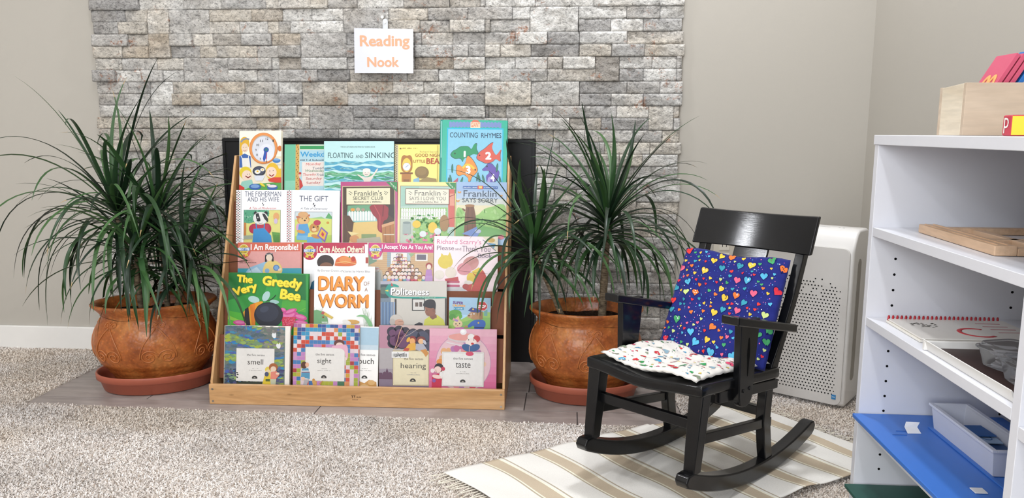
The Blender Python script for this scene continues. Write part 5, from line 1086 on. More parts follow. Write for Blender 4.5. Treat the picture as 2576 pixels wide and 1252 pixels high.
# ------------------------------------------------------------------ rocking chair (local: x = towards image left, y = forward, z = up)
def chair_paint():
    t = NT('black_gloss_paint'); v = t.coord(scale=(1.2, 3, 14)); n = t.noise(v, 32, 4, .65); n2 = t.noise(t.coord(), 14, 3)
    t.set(t.ramp(n2, [(.3, '07080a'), (.7, '0d0e11')]), .38, .14, 0, .55); t.b.inputs['Coat Roughness'].default_value = .10; q = t.bump(n, .07, .0012); t.l(q.outputs[0], t.b.inputs['Coat Normal']); return t.m
M_CH = chair_paint()
CH_A = math.radians(229.34 - 90); CHX, CHY = .345, 1.791
ch = empty('rocking_chair', (CHX, CHY, 0), CH_A, 'small black painted wooden rocking chair standing on the striped rug', 'rocking chair')
RR = .828; YC = -.032; ZR = .0215
def arc(y): return ZR + RR - math.sqrt(RR * RR - (y - YC) ** 2)
for sx in (-1, 1):
    low = [(y, arc(y)) for y in np.linspace(-.252, .305, 30)]
    top = [(y, arc(y) + .036) for y in np.linspace(.300, -.246, 30)]
    poly = low + [(.322, arc(.31) + .006), (.328, arc(.31) + .018), (.320, arc(.31) + .031)] + top + [(-.262, arc(-.26) + .031), (-.269, arc(-.26) + .018), (-.262, arc(-.26) + .005)]
    MB().prism(poly[::-1] if sx else poly, sx * .129 - .015, sx * .129 + .015, 'x').build('rocker', M_CH, ch, bevel=.004, seg=3)
    # front leg, tapered
    mb = MB(); x0 = sx * .129; y1, y0 = .2675, .288; z1, z0 = .284, arc(.288) + .034
    mb.add([(x0 - .013, y0 - .015, z0), (x0 + .013, y0 - .015, z0), (x0 + .013, y0 + .013, z0), (x0 - .013, y0 + .013, z0), (x0 - .0165, y1 - .019, z1), (x0 + .0165, y1 - .019, z1), (x0 + .0165, y1 + .016, z1), (x0 - .0165, y1 + .016, z1)],
           [(0, 3, 2, 1), (4, 5, 6, 7), (0, 1, 5, 4), (1, 2, 6, 5), (2, 3, 7, 6), (3, 0, 4, 7)]); mb.build('front_leg', M_CH, ch, bevel=.003)
    # back post from rocker to head rail
    cl = [(.050, -.034), (.083, -.026), (.15, -.013), (.22, -.019), (.28, -.041), (.34, -.077), (.42, -.122), (.50, -.158), (.56, -.184), (.596, -.204)]
    fr = [(y + .018 - .004 * (z > .3), z) for z, y in cl]; bk = [(y - .016 + .002 * (z > .3), z) for z, y in cl]
    bk[-1] = (bk[-1][0] + .006, bk[-1][1] - .012)
    MB().prism(fr + bk[::-1], sx * .128 - .011, sx * .128 + .011, 'x').build('back_post', M_CH, ch, bevel=.003)
    # arm support: broad board outside the seat, rounded foot, with a slot
    def sl(z): return .131 - (z - .24) * .07
    pts = [(sl(.41) - .035, .412), (sl(.41) + .047, .412), (sl(.30) + .036, .30), (sl(.25) + .030, .250)] + [(sl(.245) + .0 + .028 * math.cos(a), .246 + .020 * math.sin(a)) for a in np.linspace(0, -PI, 9)][1:] + [(sl(.30) - .028, .30)]
    xi, xo = (sx * .150 - .008, sx * .150 + .008)
    asp = MB().prism(pts, xi, xo, 'x').build('arm_support', M_CH, ch, bevel=.0025)
    sl_o = xo + .0004 if sx > 0 else xi - .0004
    sp = [(sl(.34) + .006 + .0055 * math.sin(a) * (1 if math.cos(a) < 0 else .6), .335 + .042 * -math.cos(a)) for a in np.linspace(0, 2 * PI, 20)[:-1]]
    MB().prism(sp, min(sl_o, sl_o - sx * .0006), max(sl_o, sl_o - sx * .0006), 'x').build('slot', M_SCREWHOLE, asp)
    for yb in (-.012, .014):
        MB().cyl((sx * .157, sl(.262) + yb, .264), (sx * .1605, sl(.262) + yb, .264), .0045, .0038, 14).build('bolt', M_CH, asp, smooth=False)
    # arm: slopes down to the back post
    mb = MB(); ya, yb2 = .200, -.090; za, zb = .434, .366
    top = [(sx * .150 - .020, ya), (sx * .150 + .020, ya), (sx * .150 + .022, ya - .06), (sx * .150 + .018, yb2), (sx * .150 - .012, yb2), (sx * .150 - .022, ya - .06)]
    zz = lambda y: zb + (za - zb) * (y - yb2) / (ya - yb2)
    n6 = len(top); vs = [(x, y, zz(y) - .019) for x, y in top] + [(x, y, zz(y)) for x, y in top]
    mb.add(vs, [tuple(range(n6 - 1, -1, -1)), tuple(range(n6, 2 * n6))] + [(i, (i + 1) % n6, (i + 1) % n6 + n6, i + n6) for i in range(n6)]).build('arm_rest', M_CH, ch, bevel=.004, seg=3)
    # seat side rail and side stretcher
    MB().prism([(-.045, .222), (.215, .250), (.215, .276), (-.045, .244)], sx * .138 - .006, sx * .138 + .006, 'x').build('seat_rail', M_CH, ch, bevel=.002)
    mb = MB(); zs = .142
    mb.add([(sx * .129 - .007, -.04, zs - .012), (sx * .129 + .007, -.04, zs - .012), (sx * .129 + .007, .277, zs + .034), (sx * .129 - .007, .277, zs + .034), (sx * .129 - .007, -.04, zs + .010), (sx * .129 + .007, -.04, zs + .010), (sx * .129 + .007, .277, zs + .056), (sx * .129 - .007, .277, zs + .056)],
           [(0, 3, 2, 1), (4, 5, 6, 7), (0, 1, 5, 4), (1, 2, 6, 5), (2, 3, 7, 6), (3, 0, 4, 7)]); mb.build('side_stretcher', M_CH, ch, bevel=.002)
MB().box(-.118, .118, .262, .276, .203, .225).build('front_stretcher', M_CH, ch, bevel=.002)
MB().box(-.118, .118, -.044, -.028, .15, .172).build('rear_stretcher', M_CH, ch, bevel=.002)
def seat_top(x, y): return .305 - .012 * math.exp(-(x / .085) ** 2) * (1 if y < .26 else 1) - .034 * (1 - max(0, min(1, (y + .05) / .32)))
mb = MB()
def seat(u, v): x = -.147 + .294 * u; y = -.045 + .335 * v + .004 * math.sin(u * PI); return (x, y, seat_top(x, y))
def seatb(u, v): x = -.147 + .294 * (1 - u); y = -.045 + .335 * v + .004 * math.sin(u * PI); return (x, y, seat_top(x, y) - .024)
mb.grid(seat, 20, 14); mb.grid(seatb, 20, 14)
def rim(fa, fb, n, fl):
    v0 = len(mb.v); mb.v += [p for i in range(n + 1) for p in (fa(i / n), fb(i / n))]
    for i in range(n):
        q = (v0 + 2 * i, v0 + 2 * i + 1, v0 + 2 * i + 3, v0 + 2 * i + 2); mb.f.append(q if fl else q[::-1]); mb.c.append(None); mb.m.append(0)
dn = lambda p: (p[0], p[1], p[2] - .024)
rim(lambda t: seat(t, 1), lambda t: dn(seat(t, 1)), 20, 0); rim(lambda t: seat(t, 0), lambda t: dn(seat(t, 0)), 20, 1)
rim(lambda t: seat(0, t), lambda t: dn(seat(0, t)), 14, 0); rim(lambda t: seat(1, t), lambda t: dn(seat(1, t)), 14, 1)
st = mb.build('seat', M_CH, ch, smooth=False)
wld = st.modifiers.new('Weld', 'WELD'); wld.merge_threshold = .0003
bv = st.modifiers.new('Bevel', 'BEVEL'); bv.width = .005; bv.segments = 3; bv.limit_method = 'ANGLE'; bv.angle_limit = .9
st.data.polygons.foreach_set('use_smooth', [True] * len(st.data.polygons))
# head rail, bowed backwards in the middle
def rail(fy, th, x0, x1, n, z0, z1, tilt, name, top_bow=0):
    mb = MB(); pts = []
    for i in range(n + 1):
        x = x0 + (x1 - x0) * i / n; bow = fy(x)
        tb = top_bow * (1 - (2 * i / n - 1) ** 2)
        for z, yoff in ((z0, 0), (z1 - tb, 0)):
            y = bow - (z - z0) * tilt
            pts += [(x, y + th / 2, z), (x, y - th / 2, z)]
    for i in range(n):
        a = 4 * i; b = a + 4
        mb.f += [(a, a + 2, b + 2, b), (a + 1, b + 1, b + 3, a + 3), (a + 2, a + 3, b + 3, b + 2), (a, b, b + 1, a + 1)]
    mb.f += [(0, 1, 3, 2), (4 * n, 4 * n + 2, 4 * n + 3, 4 * n + 1)]
    mb.v = pts; mb.c = [None] * len(mb.f); mb.m = [0] * len(mb.f)
    return mb.build(name, M_CH, ch, bevel=.0035, seg=3)
hb = lambda x: -.150 - .016 * (1 - (x / .157) ** 2)
rail(hb, .014, -.157, .157, 24, .518, .606, .42, 'head_rail', .004)
MB().prism([(-.178, .535), (-.170, .535), (-.058, .285), (-.066, .285)], -.045, .045, 'x').build('back_splat', M_CH, ch, bevel=.002)
MB().box(-.12, .12, -.072, -.054, .30, .33).build('lower_back_rail', M_CH, ch, bevel=.002)

# ------------------------------------------------------------------ cushions with heart print
def fabric(name, c, sheen=.3):
    t = NT(name); v = t.coord(); n = t.noise(v, 900, 2); n2 = t.noise(v, 28, 4, .6)
    c0 = lin(c); t.set(t.mix(n2, tuple(x * .93 for x in c0[:3]) + (1,), c0), .85, .15); t.b.inputs['Sheen Weight'].default_value = sheen * .3
    hs = t.n('ShaderNodeMath', operation='MULTIPLY_ADD'); t.l(n2, hs.inputs[0]); hs.inputs[1].default_value = 3; t.l(n, hs.inputs[2]); t.bump(hs.outputs[0], .35, .0012); return t.m
M_FB = fabric('blue_cotton', '232b78'); M_FW = fabric('white_cotton', 'eae6df'); M_FP = vcol_mat('fabric_print', .85, .15, .08, 500)
def heart(n=16):
    out = []
    for i in range(n):
        t_ = 2 * PI * i / n; out.append((.95 * math.sin(t_) ** 3, (13 * math.cos(t_) - 5 * math.cos(2 * t_) - 2 * math.cos(3 * t_) - math.cos(4 * t_)) / 16.0))
    return out
H = heart()
def cushion(name, fn, nu, nv, th, mat, label, prints, seed, edgecol, up=1):
    # fn(u, v) -> centre point ; thickness along its normal; front and back skins meet in a seam
    root = empty(name, (CHX, CHY, 0), CH_A, label, 'cushion')
    def nrm(u, v):
        e = .01; a = Vector(fn(min(u + e, 1), v)) - Vector(fn(max(u - e, 0), v)); b = Vector(fn(u, min(v + e, 1))) - Vector(fn(u, max(v - e, 0)))
        return a.cross(b).normalized() * up
    rs = random.Random(seed); ph = [rs.uniform(0, 6) for _ in range(6)]
    def thick(u, v):
        e = max(0, min(u, 1 - u) * min(v, 1 - v) * 16); q = min(1, e) ** .38
        wr = .0016 * math.sin(u * 31 + v * 9 + ph[0]) + .0014 * math.sin(v * 37 - u * 11 + ph[1]) + .0012 * math.sin((u + v) * 23 + ph[2])
        pucker = (.0022 * math.sin(u * 70 + ph[3]) + .0022 * math.sin(v * 66 + ph[4])) * max(0, 1 - e * 1.6)
        return th * q, wr * q + pucker * .6
    def skin(s):
        def f(u, v):
            n_ = nrm(u, v); t_, w_ = thick(u, v); return tuple(Vector(fn(u, v)) + n_ * (s * t_ + w_))
        return f
    top, bot = skin(1), skin(-1)
    body = MB().grid(top, nu, nv).grid(lambda u, v: bot(1 - u, v), nu, nv).build('cushion_cover', mat, root, smooth=True)
    wl = body.modifiers.new('Weld', 'WELD'); wl.merge_threshold = .0006
    mb = MB()
    for (u, v, r, rot, c, kind) in prints:
        for s, rr_ in ((0, 1.22), (1, 1.0)):
            if kind == 'dot' and s == 0: continue
            cc = edgecol if s == 0 else c; shape = H if kind == 'heart' else [(math.cos(2 * PI * i / 8), math.sin(2 * PI * i / 8)) for i in range(8)]
            vs = []
            def ev(uu, vv):
                uu = min(max(uu, .004), .996); vv = min(max(vv, .004), .996); n_ = nrm(uu, vv); return Vector(top(uu, vv)) + n_ * (.00045 + .00025 * s)
            W_, Hh = prints_scale
            for a, b in shape:
                x = (a * math.cos(rot) - b * math.sin(rot)) * r * rr_; y = (a * math.sin(rot) + b * math.cos(rot)) * r * rr_
                vs.append(ev(u + x / W_, v + y / Hh))
            vs.append(ev(u, v)); n_ = len(vs) - 1
            mb.add(vs, [(i, (i + 1) % n_, n_) for i in range(n_)], lin(cc))
            if kind == 'heart' and s == 1 and r > .006 and rs.random() < .5:   # little dots on some hearts
                dc = rs.choice(('2a2a30', 'ffffff', '9a2030'))
                for k in range(5):
                    ox, oy = rs.uniform(-.5, .5) * r, rs.uniform(-.3, .6) * r
                    vv = [ev(u + (ox + .11 * r * math.cos(q)) / W_, v + (oy + .11 * r * math.sin(q)) / Hh) + nrm(u, v) * .0002 for q in (0, 1.57, 3.14, 4.71)]
                    mb.add(vv, [(0, 1, 2, 3)], lin(dc))
    mb.build('heart_print', M_FP, root)
    return root
def scatter(seed, n, r0, r1, ncol, W_, Hh, ndots, dotc, gap):
    rs = random.Random(seed); out = []; tries = 0
    while len(out) < n and tries < 9000:
        tries += 1; u, v = rs.uniform(.03, .97), rs.uniform(.03, .97); r = rs.uniform(r0, r1) if rs.random() < .55 else rs.uniform(r0 * .4, r0 * .65)
        if all(math.hypot((u - q[0]) * W_, (v - q[1]) * Hh) > (r + q[2]) * gap for q in out): out.append((u, v, r, rs.uniform(-.5, .5), rs.choice(ncol), 'heart'))
    for _ in range(ndots * 4):
        if ndots <= 0: break
        u, v = rs.uniform(.02, .98), rs.uniform(.02, .98)
        if all(math.hypot((u - q[0]) * W_, (v - q[1]) * Hh) > q[2] * 1.3 + .0012 for q in out): out.append((u, v, rs.uniform(.0009, .0016), 0, rs.choice(dotc), 'dot')); ndots -= 1
    return out
def back_c(u, v):
    # u: image left -> right, v: bottom -> top ; leans on the back, foot pushed forward on the seat
    x = .131 + .030 * v - .280 * u + .004 * math.sin(v * PI); z = .281 + .222 * v
    y = .034 - .162 * v - .010 * math.sin(v * PI) + .006 * math.sin(u * PI)
    z += .004 * math.sin(u * 9) * v
    return (x, y, z)
prints_scale = (.292, .262)
cushion('back_cushion', back_c, 40, 40, .017, M_FB, 'blue cushion printed with small coloured hearts leaning on the rocking chair back',
        scatter(3, 150, .0086, .0110, ('e2403c', 'ef7a3c', 'f0c44a', '4aa36a', '5ab4d8', 'e66a8a', 'c8d88a', '3f9ab0', 'd83848'), .292, .262, 230, ('e8eef4', '6ab0e0', 'e07ab0', '4a58c0'), 1.25), 5, '1a1f5c')
def seat_c(u, v):
    x = .130 - .262 * u; y = -.050 + .325 * v * (1 - .04 * math.cos(u * PI))
    hump = .006 * math.exp(-((u - .22) / .25) ** 2) * math.exp(-((v - .45) / .3) ** 2)
    zz = seat_top(x, min(y, .285)) + .0105 + hump + .006 * math.sin(u * 7 + v * 3) * v
    return (x, y, zz)
prints_scale = (.272, .355)
cushion('seat_cushion', seat_c, 40, 44, .009, M_FW, 'white cushion printed with small coloured hearts lying on the rocking chair seat',
        scatter(9, 150, .0076, .0100, ('d8343c', '3a9a5c', '4aa0c8', '5a5f6c', 'e0c84a', 'e85a7c', '8aa8b8', '8c9a84', 'c8303c'), .272, .355, 130, ('4a5a8c', '8a8a92', 'd84a5c', '7aa88a'), 1.25), 8, 'b8a8a4', -1)

# ------------------------------------------------------------------ striped rug
def rug():
    W, S, E, N = Vector((-.287, 1.669, 0)), Vector((.049, 1.333, 0)), Vector((.800, 1.824, 0)), Vector((.520, 2.210, 0))
    root = empty('striped_rug', (0, 0, 0), 0, 'white and beige striped woven rug with fringed ends under the rocking chair', 'rug')
    nu, nv = 470, 50
    def q(u, v):
        bu = .012 * math.sin(v * 5 + .6) * (1 - u) + .005 * math.sin(v * 8 + u * 6) * math.sin(u * PI); p = (W * (1 - v) + S * v) * (1 - u) + (N * (1 - v) + E * v) * u
        p = p + (N - W).normalized() * bu
        z = .0175 + .0022 * math.sin(u * 19 + v * 4) * math.sin(v * 6 + u * 5) + .0010 * math.sin(u * 43 - v * 13)
        z += .014 * math.exp(-((u - .66) / .05) ** 2) * max(0, v - .72) * 2.2 + .008 * math.exp(-((u - .83) / .035) ** 2) * max(0, v - .55)
        inh = p.x < .34 and p.y > hfront(p.x) - .01
        return Vector((p.x, p.y, z - (.006 if inh else 0)))
    t = NT('woven_stripes'); at = t.n('ShaderNodeAttribute', attribute_name='Col'); v = t.coord(scale=(1, 1, 1)); n1 = t.noise(v, 500, 2); n2 = t.noise(v, 30, 4)
    t.set(t.mix(1.0, at.outputs[0], t.ramp(n1, [(.3, .93), (.6, 1.0)]), 'MULTIPLY'), .9, .1); t.bump(n1, .4, .0012)
    per = .131; Lr = (N - W).length; cw, cb, cl_, cc = lin('ece9e3'), lin('c9b9a2'), lin('b9ad98'), lin('f1ecd9')
    mb = MB(); 
    for j in range(nv + 1):
        for i in range(nu + 1):
            p = q(i / nu, j / nv); mb.v.append(tuple(p))
    for j in range(nv):
        for i in range(nu):
            s = (i + .5) / nu * Lr - .100;  f = (s % per) / per
            if i / nu < .055 or i / nu > .955: c = cw
            elif f < .030 : c = cl_
            elif f < .065: c = cc
            elif f < .33: c = cb
            elif f < .37: c = cc
            elif .40 < f < .435: c = cl_
            else: c = cw
            a = j * (nu + 1) + i; mb.f.append((a, a + nu + 1, a + nu + 2, a + 1)); mb.c.append(c); mb.m.append(0)
    o = mb.build('woven_cloth', t.m, root, smooth=True); so = o.modifiers.new('Solidify', 'SOLIDIFY'); so.thickness = .0022; so.offset = -1
    rs = random.Random(4); M_FR = plain('cotton_fringe', 'e9e2d2', .9, .1)
    for u, d in ((0, (W - N).normalized()), (1, (N - W).normalized())):
        mb = MB()
        for k in range(44):
            p = q(u, (k + .5) / 44); p.z = .014; L = rs.uniform(.03, .055); s_ = rs.uniform(-.35, .35); side = Vector((-d.y, d.x, 0))
            pts = [p - d * .003 + Vector((0, 0, .001))]
            for m_ in range(1, 6):
                pts.append(p + d * (L * m_ / 5) + side * (s_ * L * (m_ / 5) ** 2 + rs.uniform(-.0015, .0015)) + Vector((0, 0, .0008 * math.sin(m_ * 1.3))))
            mb.tube(pts, [.0012, .0013, .0012, .0013, .0012, .0007], 5)
        f_ = mb.build('fringe', M_FR, root, smooth=True); f_['kind'] = 'stuff'
rug()
# ------------------------------------------------------------------ air purifier
pa = math.radians(-35)     # turned towards the camera's left
ap = empty('air_purifier', (.692, 2.266, .0132), pa, 'white air purifier with a dotted front panel standing in the corner behind the rocking chair', 'air purifier')
PW, PD, PH = .262, .17, .515
t = NT('white_glossy_plastic'); t.set('e0dedb', .28, .5); M_AP = t.m
M_APF = plain('purifier_front', 'cfccc8', .4, .4, .01); M_APG = plain('purifier_groove', '9b968e', .5, .3, .02)
def rrect(w, h, r, n=8):
    out = []
    for cx, cy, a0 in ((w / 2 - r, h / 2 - r, 0), (-w / 2 + r, h / 2 - r, 90), (-w / 2 + r, -h / 2 + r, 180), (w / 2 - r, -h / 2 + r, 270)):
        for i in range(n + 1):
            a = math.radians(a0 + 90 * i / n); out.append((cx + r * math.cos(a), cy + r * math.sin(a)))
    return out
x1 = .132; x0 = x1 - PW; cx = (x0 + x1) / 2
side = [(0, .012), (.004, .003), (.012, 0), (PD - .02, 0), (PD, .02), (PD, PH - .045), (PD - .012, PH - .016), (PD - .045, PH - .003), (.045, PH), (.028, PH - .010), (.010, PH - .034), (0, PH - .062)]
MB().prism([(y, z) for y, z in side][::-1], x0, x1, 'x').build('housing', M_AP, ap, bevel=.022, seg=5)
hs_ = bpy.context.scene.objects['housing']
pts = rrect(PW - .018, PH - .055, .020); pz = (PH - .055) / 2 + .004
MB().prism([(cx + x, pz + z) for x, z in pts], -.005, .004, 'y').build('front_panel', M_APF, ap, bevel=.002)
mb = MB(); ncol, nrow = 24, 36; rs = random.Random(3)
for i in range(ncol):
    for j in range(nrow):
        x = x0 + .020 + (PW - .040) * (i + .5 * (j % 2)) / (ncol - .5); z = .036 + j * .0098; f = z / PH
        r = .00215 * (1 - max(0, (abs(x - cx) / (PW / 2) - .68)) * 2.2)
        if x > x1 - .026: continue
        if z > .33 + .035 * math.sin(i * 1.9) and rs.random() < (z - .30) * 12: continue
        if z > .375: r *= .5
        if r > .0004: mb.prism([(x + r * math.cos(a * PI / 4), z + r * math.sin(a * PI / 4)) for a in range(8)], -.0054, -.0049, 'y')
o_ = mb.build('perforation', M_SCREWHOLE, bpy.context.scene.objects['front_panel']); o_['kind'] = 'stuff'
gp = [(.058 + x, .250 + z) for x, z in rrect(.034, .36, .016)]
MB().prism(gp, x1 - .001, x1 + .0012, 'x').build('side_groove', M_APG, hs_, bevel=.0005)
MB().box(x1 - .034, x1 - .022, -.0062, -.005, .022, .036).build('energy_label', plain('blue_label', '2f7fb8', .4), bpy.context.scene.objects['front_panel'])
MB().box(x1 - .032, x1 - .024, -.0066, -.0062, .0285, .030).build('label_mark', plain('label_white', 'e8f0f4', .4), bpy.context.scene.objects['front_panel'])
zc = PH + .0004
for nm, a, b, c, d_ in (('control_bar', cx + .01, cx + .045, .052, .055), ('control_bar', cx + .008, cx + .028, .072, .0745), ('control_button', cx + .068, cx + .073, .052, .057), ('control_button', cx + .080, cx + .085, .052, .057), ('power_button', cx + .085, cx + .093, .078, .086)):
    MB().box(a, b, c, d_, PH - .006, zc - (c - .045) * .07).build(nm, plain('grey_mark', '77777a', .5), hs_)

# ------------------------------------------------------------------ white storage shelf with its contents
SF = .610; SB = .925; ya, yb = 1.585, 1.603
sh = empty('storage_shelf', (0, 0, 0), 0, 'white laminate storage shelf with adjustable holes along the right wall', 'shelf unit')
def slab(nm, *b, mat=M_WHITE, bev=.001, par=None): return MB().box(*b).build(nm, mat, par if par is not None else sh, bevel=bev)
Y0 = .30; DV = (1.040, 1.059)
slab('side_panel', SF, SB, ya, yb, .008, .776); slab('divider_panel', SF + .001, SB, DV[0], DV[1], .064, .776); slab('side_panel', SF, SB, Y0, Y0 + .018, .008, .776)
slab('top_board', SF - .002, SB + .002, Y0 - .002, yb + .002, .776, .795)
slab('back_board', SB, SB + .006, Y0, yb, .03, .776)
for zt in (.612, .427): slab('shelf_board', SF + .001, SB, DV[1] + .0004, ya - .0004, zt - .018, zt)
slab('shelf_board', SF + .001, SB, DV[1] + .0004, ya - .0004, .196, .213)
slab('bottom_board', SF + .001, SB, Y0 + .018, ya, .045, .064); slab('plinth', SF + .02, SF + .035, Y0 + .018, ya, .008, .045)
for zt in (.408, .62, .22): slab('shelf_board', SF + .001, SB, Y0 + .0184, DV[0] - .0004, zt - .018, zt)
mb = MB(); k = 0
for ypl, sg in ((ya, -1), (DV[0], -1)):
    for x in (SF + .050, SB - .033):
        for j in range(17):
            z = .10 + j * .032
            if any(abs(z - q) < .022 for q in (.603, .418, .205)): continue
            MB().cyl((x, ypl - .0005, z), (x, ypl + .0004, z), .0026, n=12).build('shelf_pin_hole', M_SCREWHOLE, sh)
# wooden box of letter tablets
M_PLYL = wood('light_poplar', 'cfc0a8', 'ddd0ba', 'e5dac6', 'y', 2.2, .5); M_PLYX = wood('poplar_face', 'b9a48e', 'c6b29c', 'cfbda8', 'x', 1.6, .5)
bx = empty('tablet_box', (.68, 1.405, .7955), 0, 'pale wooden open box of letter tablets on top of the white shelf', 'box')
MB().box(0, .22, 0, .009, 0, .090).build('front_board', M_PLYX, bx, bevel=.0008); MB().box(0, .22, .086, .095, 0, .086).build('back_board', M_PLYX, bx, bevel=.0008)
MB().prism([(.0095, 0), (.0855, 0), (.0855, .085), (.0095, .0895)], 0, .009, 'x').build('side_board', M_PLYL, bx, bevel=.0008)
MB().prism([(.0095, 0), (.0855, 0), (.0855, .085), (.0095, .0895)], .211, .22, 'x').build('side_board', M_PLYL, bx, bevel=.0008)
MB().box(.009, .211, .0095, .0855, .0003, .006).build('bottom', M_PLYL, bx)
M_PINK = plain('pink_board', 'c75671', .55, .3, .04); M_TBLUE = plain('blue_board_paint', '2f6fb8', .5, .3, .05); M_SAND = plain('sandpaper_letter', 'eda76c', .85, .1, .1, 500)
lean = math.radians(30)
for k, (xb, h, m, nm, lb) in enumerate(((.0105, .150, M_PINK, 'letter_tablet', 'pink letter tablet with a rough orange letter, frontmost in the wooden box'), (.0215, .149, M_PINK, 'letter_tablet', 'second pink letter tablet leaning in the wooden box'), (.0325, .147, M_PINK, 'letter_tablet', 'third pink letter tablet, against the blue ones in the box'), (.046, .158, M_TBLUE, 'letter_tablet', 'blue letter tablet standing behind the pink ones in the box'))):
    r = empty(nm, (.68 + xb, 1.418, .8068), 0, lb, 'letter tablet'); r.rotation_euler = (0, lean, 0)
    MB().box(0, .0075, 0, .066, 0, h).build('board', m, r, bevel=.001)
    if k == 0:
        mb = MB()
        pts = []
        for i in range(40):
            q = i / 39; pts.append((-.0006, .050 - .040 * q, .105 - .026 + .026 * abs(math.sin(q * PI * 2)) ** .6))
        mb.tube(pts, .0042, 6, flat=.25).build('raised_letter', M_SAND, r, smooth=True)
# letter dice
dc = empty('letter_die', (.652, 1.206, .7955), math.radians(-8), 'red and yellow foam letter die beside the wooden box on the shelf top', 'die')
s = .031
d_ = MB().box(0, s, 0, s, 0, s).build('cube', plain('red_foam', 'c23a4c', .6), dc, bevel=.0025)
MB().box(.0015, s - .0015, -.0004, .0004, .0015, s - .0015).build('yellow_face', plain('yellow_foam', 'e8cf3a', .6), dc)
def put_text(par, body, M, mat, name='lettering', bold=.0):
    vs, fs, _ = text_mesh(body, bold); return MB().add([(u, v, 0) for u, v, k in vs], fs, None, M).build(name, mat, par)
M_LW = plain('white_print', 'f2efe8', .5)
put_text(dc, 'p', Matrix(((0, 0, -1, -.0005), (-.017, 0, 0, .024), (0, .023, 0, .004), (0, 0, 0, 1))), M_LW, 'letter_p')
put_text(dc, 'n', Matrix(((0, .02, 0, .006), (-.018, 0, 0, .025), (0, 0, 1, s + .0005), (0, 0, 0, 1))), M_LW, 'letter_n')
# wooden board on the upper shelf
M_WB = wood('beech_board', 'cda988', 'dbb999', 'e4c6a8', 'y', 3, .45)
wb = empty('wooden_board', (.655, 1.222, .6125), math.radians(-2), 'ribbed light wooden board lying on the upper shelf of the white unit', 'wooden board')
MB().box(0, .034, 0, .285, 0, .016).build('rail', M_WB, wb, bevel=.002)
MB().box(.190, .215, 0, .285, 0, .012).build('rail', M_WB, wb, bevel=.002)
for y_ in (0, .26): MB().box(.034, .190, y_, y_ + .022, 0, .012).build('crossbar', M_WB, wb, bevel=.0015)
MB().box(.085, .10, .022, .26, 0, .010).build('slat', M_WB, wb, bevel=.0015); MB().box(.034, .19, .12, .135, 0, .010).build('slat', M_WB, wb, bevel=.0015)
MB().box(.007, .009, .01, .275, .016, .0175).build('ridge', M_WB, wb); MB().box(.022, .024, .01, .275, .016, .0175).build('ridge', M_WB, wb)
# spiral book with a red C
sb = empty('spiral_book', (.633, 1.392, .4275), 0, 'white spiral bound book with a large red letter C on the middle shelf', 'book')
MB().box(0, .225, 0, .150, 0, .004).build('back_pages', M_PAPER, sb, bevel=.0008); MB().box(.003, .222, .002, .150, .0045, .0075).build('front_cover', plain('white_cover', 'e6e2dc', .4, .4, .02), sb, bevel=.0008)
mb = MB()
for i in range(26):
    x = .006 + i * .0083; mb.tube([(x + .0022 * math.cos(a), .152 + .004 * math.cos(a), .0074 + .0045 * math.sin(a)) for a in np.linspace(0, 5.2, 9)], .0022, 5)
o_ = mb.build('spiral_binding', plain('red_plastic', 'b0232e', .35, .5), sb, smooth=True); o_['kind'] = 'stuff'
pts = [(.125 + .030 * math.cos(a), .050 + .030 * math.sin(a), .0076) for a in np.linspace(.9, 5.4, 24)]
MB().tube(pts, .0042, 6, flat=.12).build('letter_c', plain('red_print', 'c8202c', .4), sb, smooth=True)
mb = MB(); rs = random.Random(2)
for k in range(34):
    x, y = .040 + rs.uniform(-.016, .030), .098 + rs.uniform(-.017, .017); mb.add([(x, y, .0077), (x + .007, y + rs.uniform(-.004, .004), .0077), (x + .006, y + .006, .0077)], [(0, 1, 2)])
mb.build('cover_sketch', plain('pencil_grey', '8a8680', .6), sb)['kind'] = 'stuff'
for k in range(4):
    a = .155 + k * .003; MB().box(a, a + .045, .118 - k * .022, .121 - k * .022, .0074, .0078).build('cover_text_line', plain('faint_red_print', 'b8646a', .5), sb)
